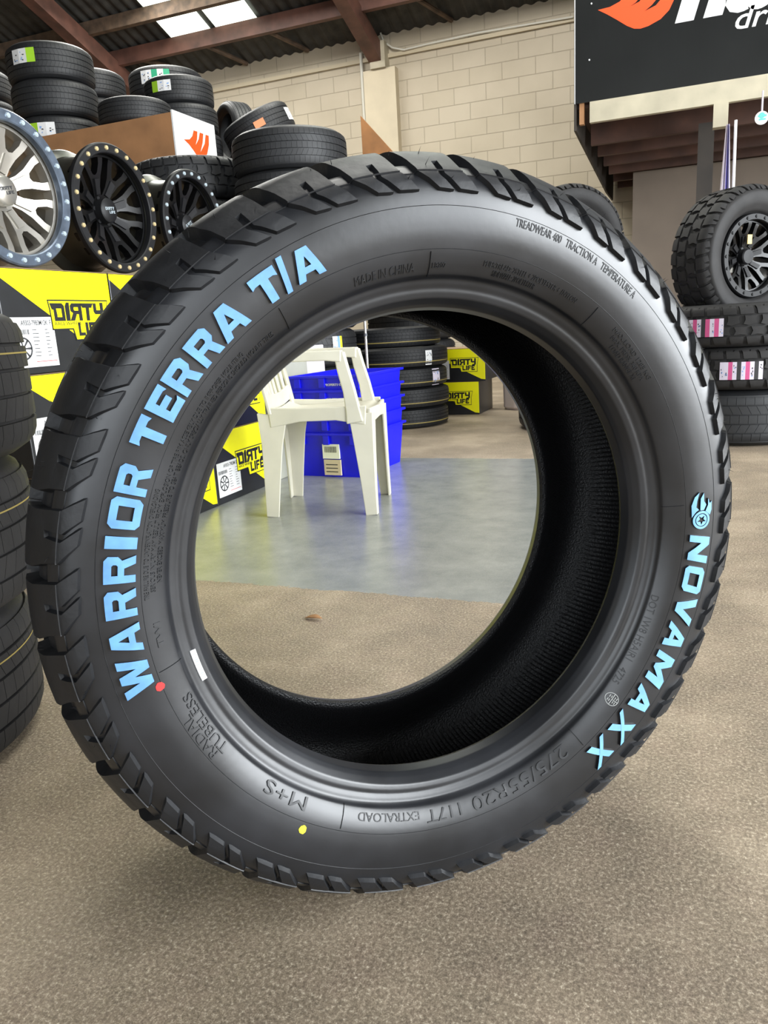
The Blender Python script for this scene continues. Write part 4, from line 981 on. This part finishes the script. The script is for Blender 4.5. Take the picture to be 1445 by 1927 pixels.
# ------------------------------------------------------------------ mezzanine and sign
YS = 6.5
xL = at(1083,197,y=YS)[0]; zS = at(1083,197,y=YS)[2]
sgn = thing('shop_sign', 'large black sign board with orange flame and white italic lettering on the mezzanine front', 'sign', (xL,YS,zS))
G().box(0,-.02,0,4.6,.02,1.9).build('board', MR['sign'], sgn)
G().box(-.006,-.022,0,0,.022,1.9).build('edge_trim', MR['white'], sgn)
def sp(px, py): q = at(px, py, y=YS-.02); return (q[0]-xL, q[2]-zS)
def sign_poly(name, polys, mt, h=.0015):
    parts = [raise_(*tess(polys=[[sp(*p) for p in pl]])) for pl in polys]; A, T, S_ = merge(parts)
    return mesh_obj(name, np.c_[A[:,0], np.where(A[:,2]>.5,-.02-h,-.019), A[:,1]], T+S_, mt, sgn)
sign_poly('flame_mark', [[(1125,19),(1148,13),(1166,3),(1180,-12),(1196,-34),(1225,-62),(1278,-75),(1272,-30),(1268,0),(1259,19),(1243,36),(1220,49),(1205,54),(1193,54),(1180,49),(1160,37),(1142,27)]], MR['orange'])
sign_poly('flame_gap', [[(1186,12),(1196,5),(1212,-14),(1224,-34),(1216,-14),(1203,3)],[(1213,21),(1226,10),(1243,-10),(1255,-32),(1249,-8),(1234,10)]], MR['sign'], .0022)
def sign_text(text, p0, h_px, k, bold, shear, name):
    a = sp(*p0); b = sp(p0[0], p0[1]-h_px); H_ = b[1]-a[1]
    V, Fc = tess(text=text, size=1, bold=bold, shear=shear); V = V.copy(); V[:,0] -= V[:,0].min(); V *= H_/.52; V[:,0] *= k
    P, K, T, W_ = raise_(V, Fc)
    mesh_obj(name, np.c_[P[:,0]+a[0], np.where(K>.5,-.0215,-.019), P[:,1]+a[1]], T+W_, MR['white'], sgn)
sign_text('hankook', (1270,35), 100, 1.0, .05, .30, 'lettering')
sign_text('driving emotion', (1383,56), 30, 1.15, .008, .25, 'small_lettering')
g = G()
for p in ((1113,7),(1109,113)): q = sp(*p); g.tube((q[0],-.018,q[1]),(q[0],-.026,q[1]),.006,8)
g.build('screw', MR['white'], sgn)
mz = S(box('trim_30', (at(1110,232,y=YS)[0],YS-.02,at(1110,232,y=YS)[2]), (X1,YS+.03,zS), MR['wpaint']))
xj0 = at(1099,205,y=YS)[0]
S(box('trim_31', (xj0-.035,YS+.0,at(1110,232,y=YS)[2]), (xj0+.0,YS+.05,zS), MR['ply']))
zb2 = at(1110,232,y=YS)[2]
S(G().box(xL,YS+.05,zb2+.12,X1,YW,zb2+.16).build('trim_32', MR['beam']))
for k in range(7):
    y = YS+.55+.5*k; S(box('trim_%d' % (33+k), (xL+.05,y,zb2-.05), (X1,y+.05,zb2+.12), MR['beam']))
# dark side panel of the mezzanine, its lower edge dropping towards the wall
pb = at(1134,352,y=9.0)
S(prism('trim_40', [(xL-.012,YS,at(1086,246,y=YS)[2]),(pb[0],9.3,pb[2]-.02),(pb[0],9.98,pb[2]-.02),(xL-.012,9.98,4.1),(xL-.012,YS,zS+1.9)], (.018,0,0), MR['dkwood']))
S(box('trim_41', (at(1132,320,y=9.2)[0],9.18,at(1136,352,y=9.2)[2]), (at(1140,320,y=9.2)[0],9.22,at(1132,315,y=9.2)[2]), MR['wpaint']))
# posts
pc = at(1356,240,y=YS)
S(box('trim_42', (at(1341,240,y=YS)[0],YS-.03,pc[2]), (at(1369,240,y=YS)[0],YS+.06,zb2+.0), MR['wpaint']))
S(box('trim_43', (at(1312,300,y=YS+.3)[0],YS+.3,0), (at(1342,300,y=YS+.3)[0],YS+.42,zb2-.05), MR['dkwood']))
xw_ = at(1255,390,y=8.8)[0]
S(G().box(at(1190,400,y=8.8)[0],8.8,0,X1,8.85,2.02).build('wall_partition', mat('partition_paint',(112,100,88),.7,var=.06,vscale=2)))
ban = thing('furled_banner', 'furled white and purple banner leaning by the mezzanine post', 'banner', (at(1362,350,y=6.2)[0],6.2,.3))
bz = at(1362,235,y=6.2)[2]-.3; b0 = at(1345,350,y=6.2); b1 = at(1373,350,y=6.2); wB = b1[0]-b0[0]
V = []; 
for i in range(9):
    t = i/8; z = bz*t
    for j in range(7):
        u = j/6-.5; wd = wB*(1-.75*max(0,(t-.55)/.45)); V.append((u*wd+.1*wB, .02*math.cos(j*PI), z))
Fc = [(7*i+j,7*i+j+1,7*i+8+j,7*i+7+j) for i in range(8) for j in range(6)]; mi = [1 if j in (3,) else 0 for i in range(8) for j in range(6)]
mesh_obj('cloth', V, Fc, None, ban, smooth=60, mats=[MR['lilac'],MR['purple']], mi=mi); G().tube((.55*wB+.02,0,-.3),(.55*wB+.005,0,bz+.02),.010,10).build('pole', MR['white'], ban, smooth=40)
dq = at(1433,222,y=6.3); dsk = thing('hanging_disc', 'small round white and teal disc hanging from the mezzanine beam', 'tag', tuple(dq))
rd = at(1446,222,y=6.3)[0]-dq[0]
G().tube((0,-.006,0),(0,.006,0),rd,36).build('disc', MR['white'], dsk, smooth=40); G().tube((0,0,rd),(0,0,zb2-dq[2]),.006,8).build('string', MR['lilac'], dsk)
g = G(); g.box(-rd*.55,-.0075,.15*rd,rd*.7,-.0055,.45*rd); g.box(-rd*.4,-.0075,-.35*rd,rd*.6,-.0055,-.1*rd); g.tube((0,-.0068,.35*rd),(0,-.0064,.35*rd),rd*.45,20); g.build('teal_print', mat('disc_teal',(96,190,180),.5), dsk)
lq = at(1418,372,y=5.6)
o = box('lilac_board', (lq[0],5.6,0), (lq[0]+.6,5.64,at(1430,364,y=5.6)[2]), MR['lilac']); tag(o, 'pale lilac board behind the wheel-fitted tyre at the right edge', 'board')

# paper labels last, so that copied tyres never inherit them
for q_ in QUEUE: make_sticker(*q_)
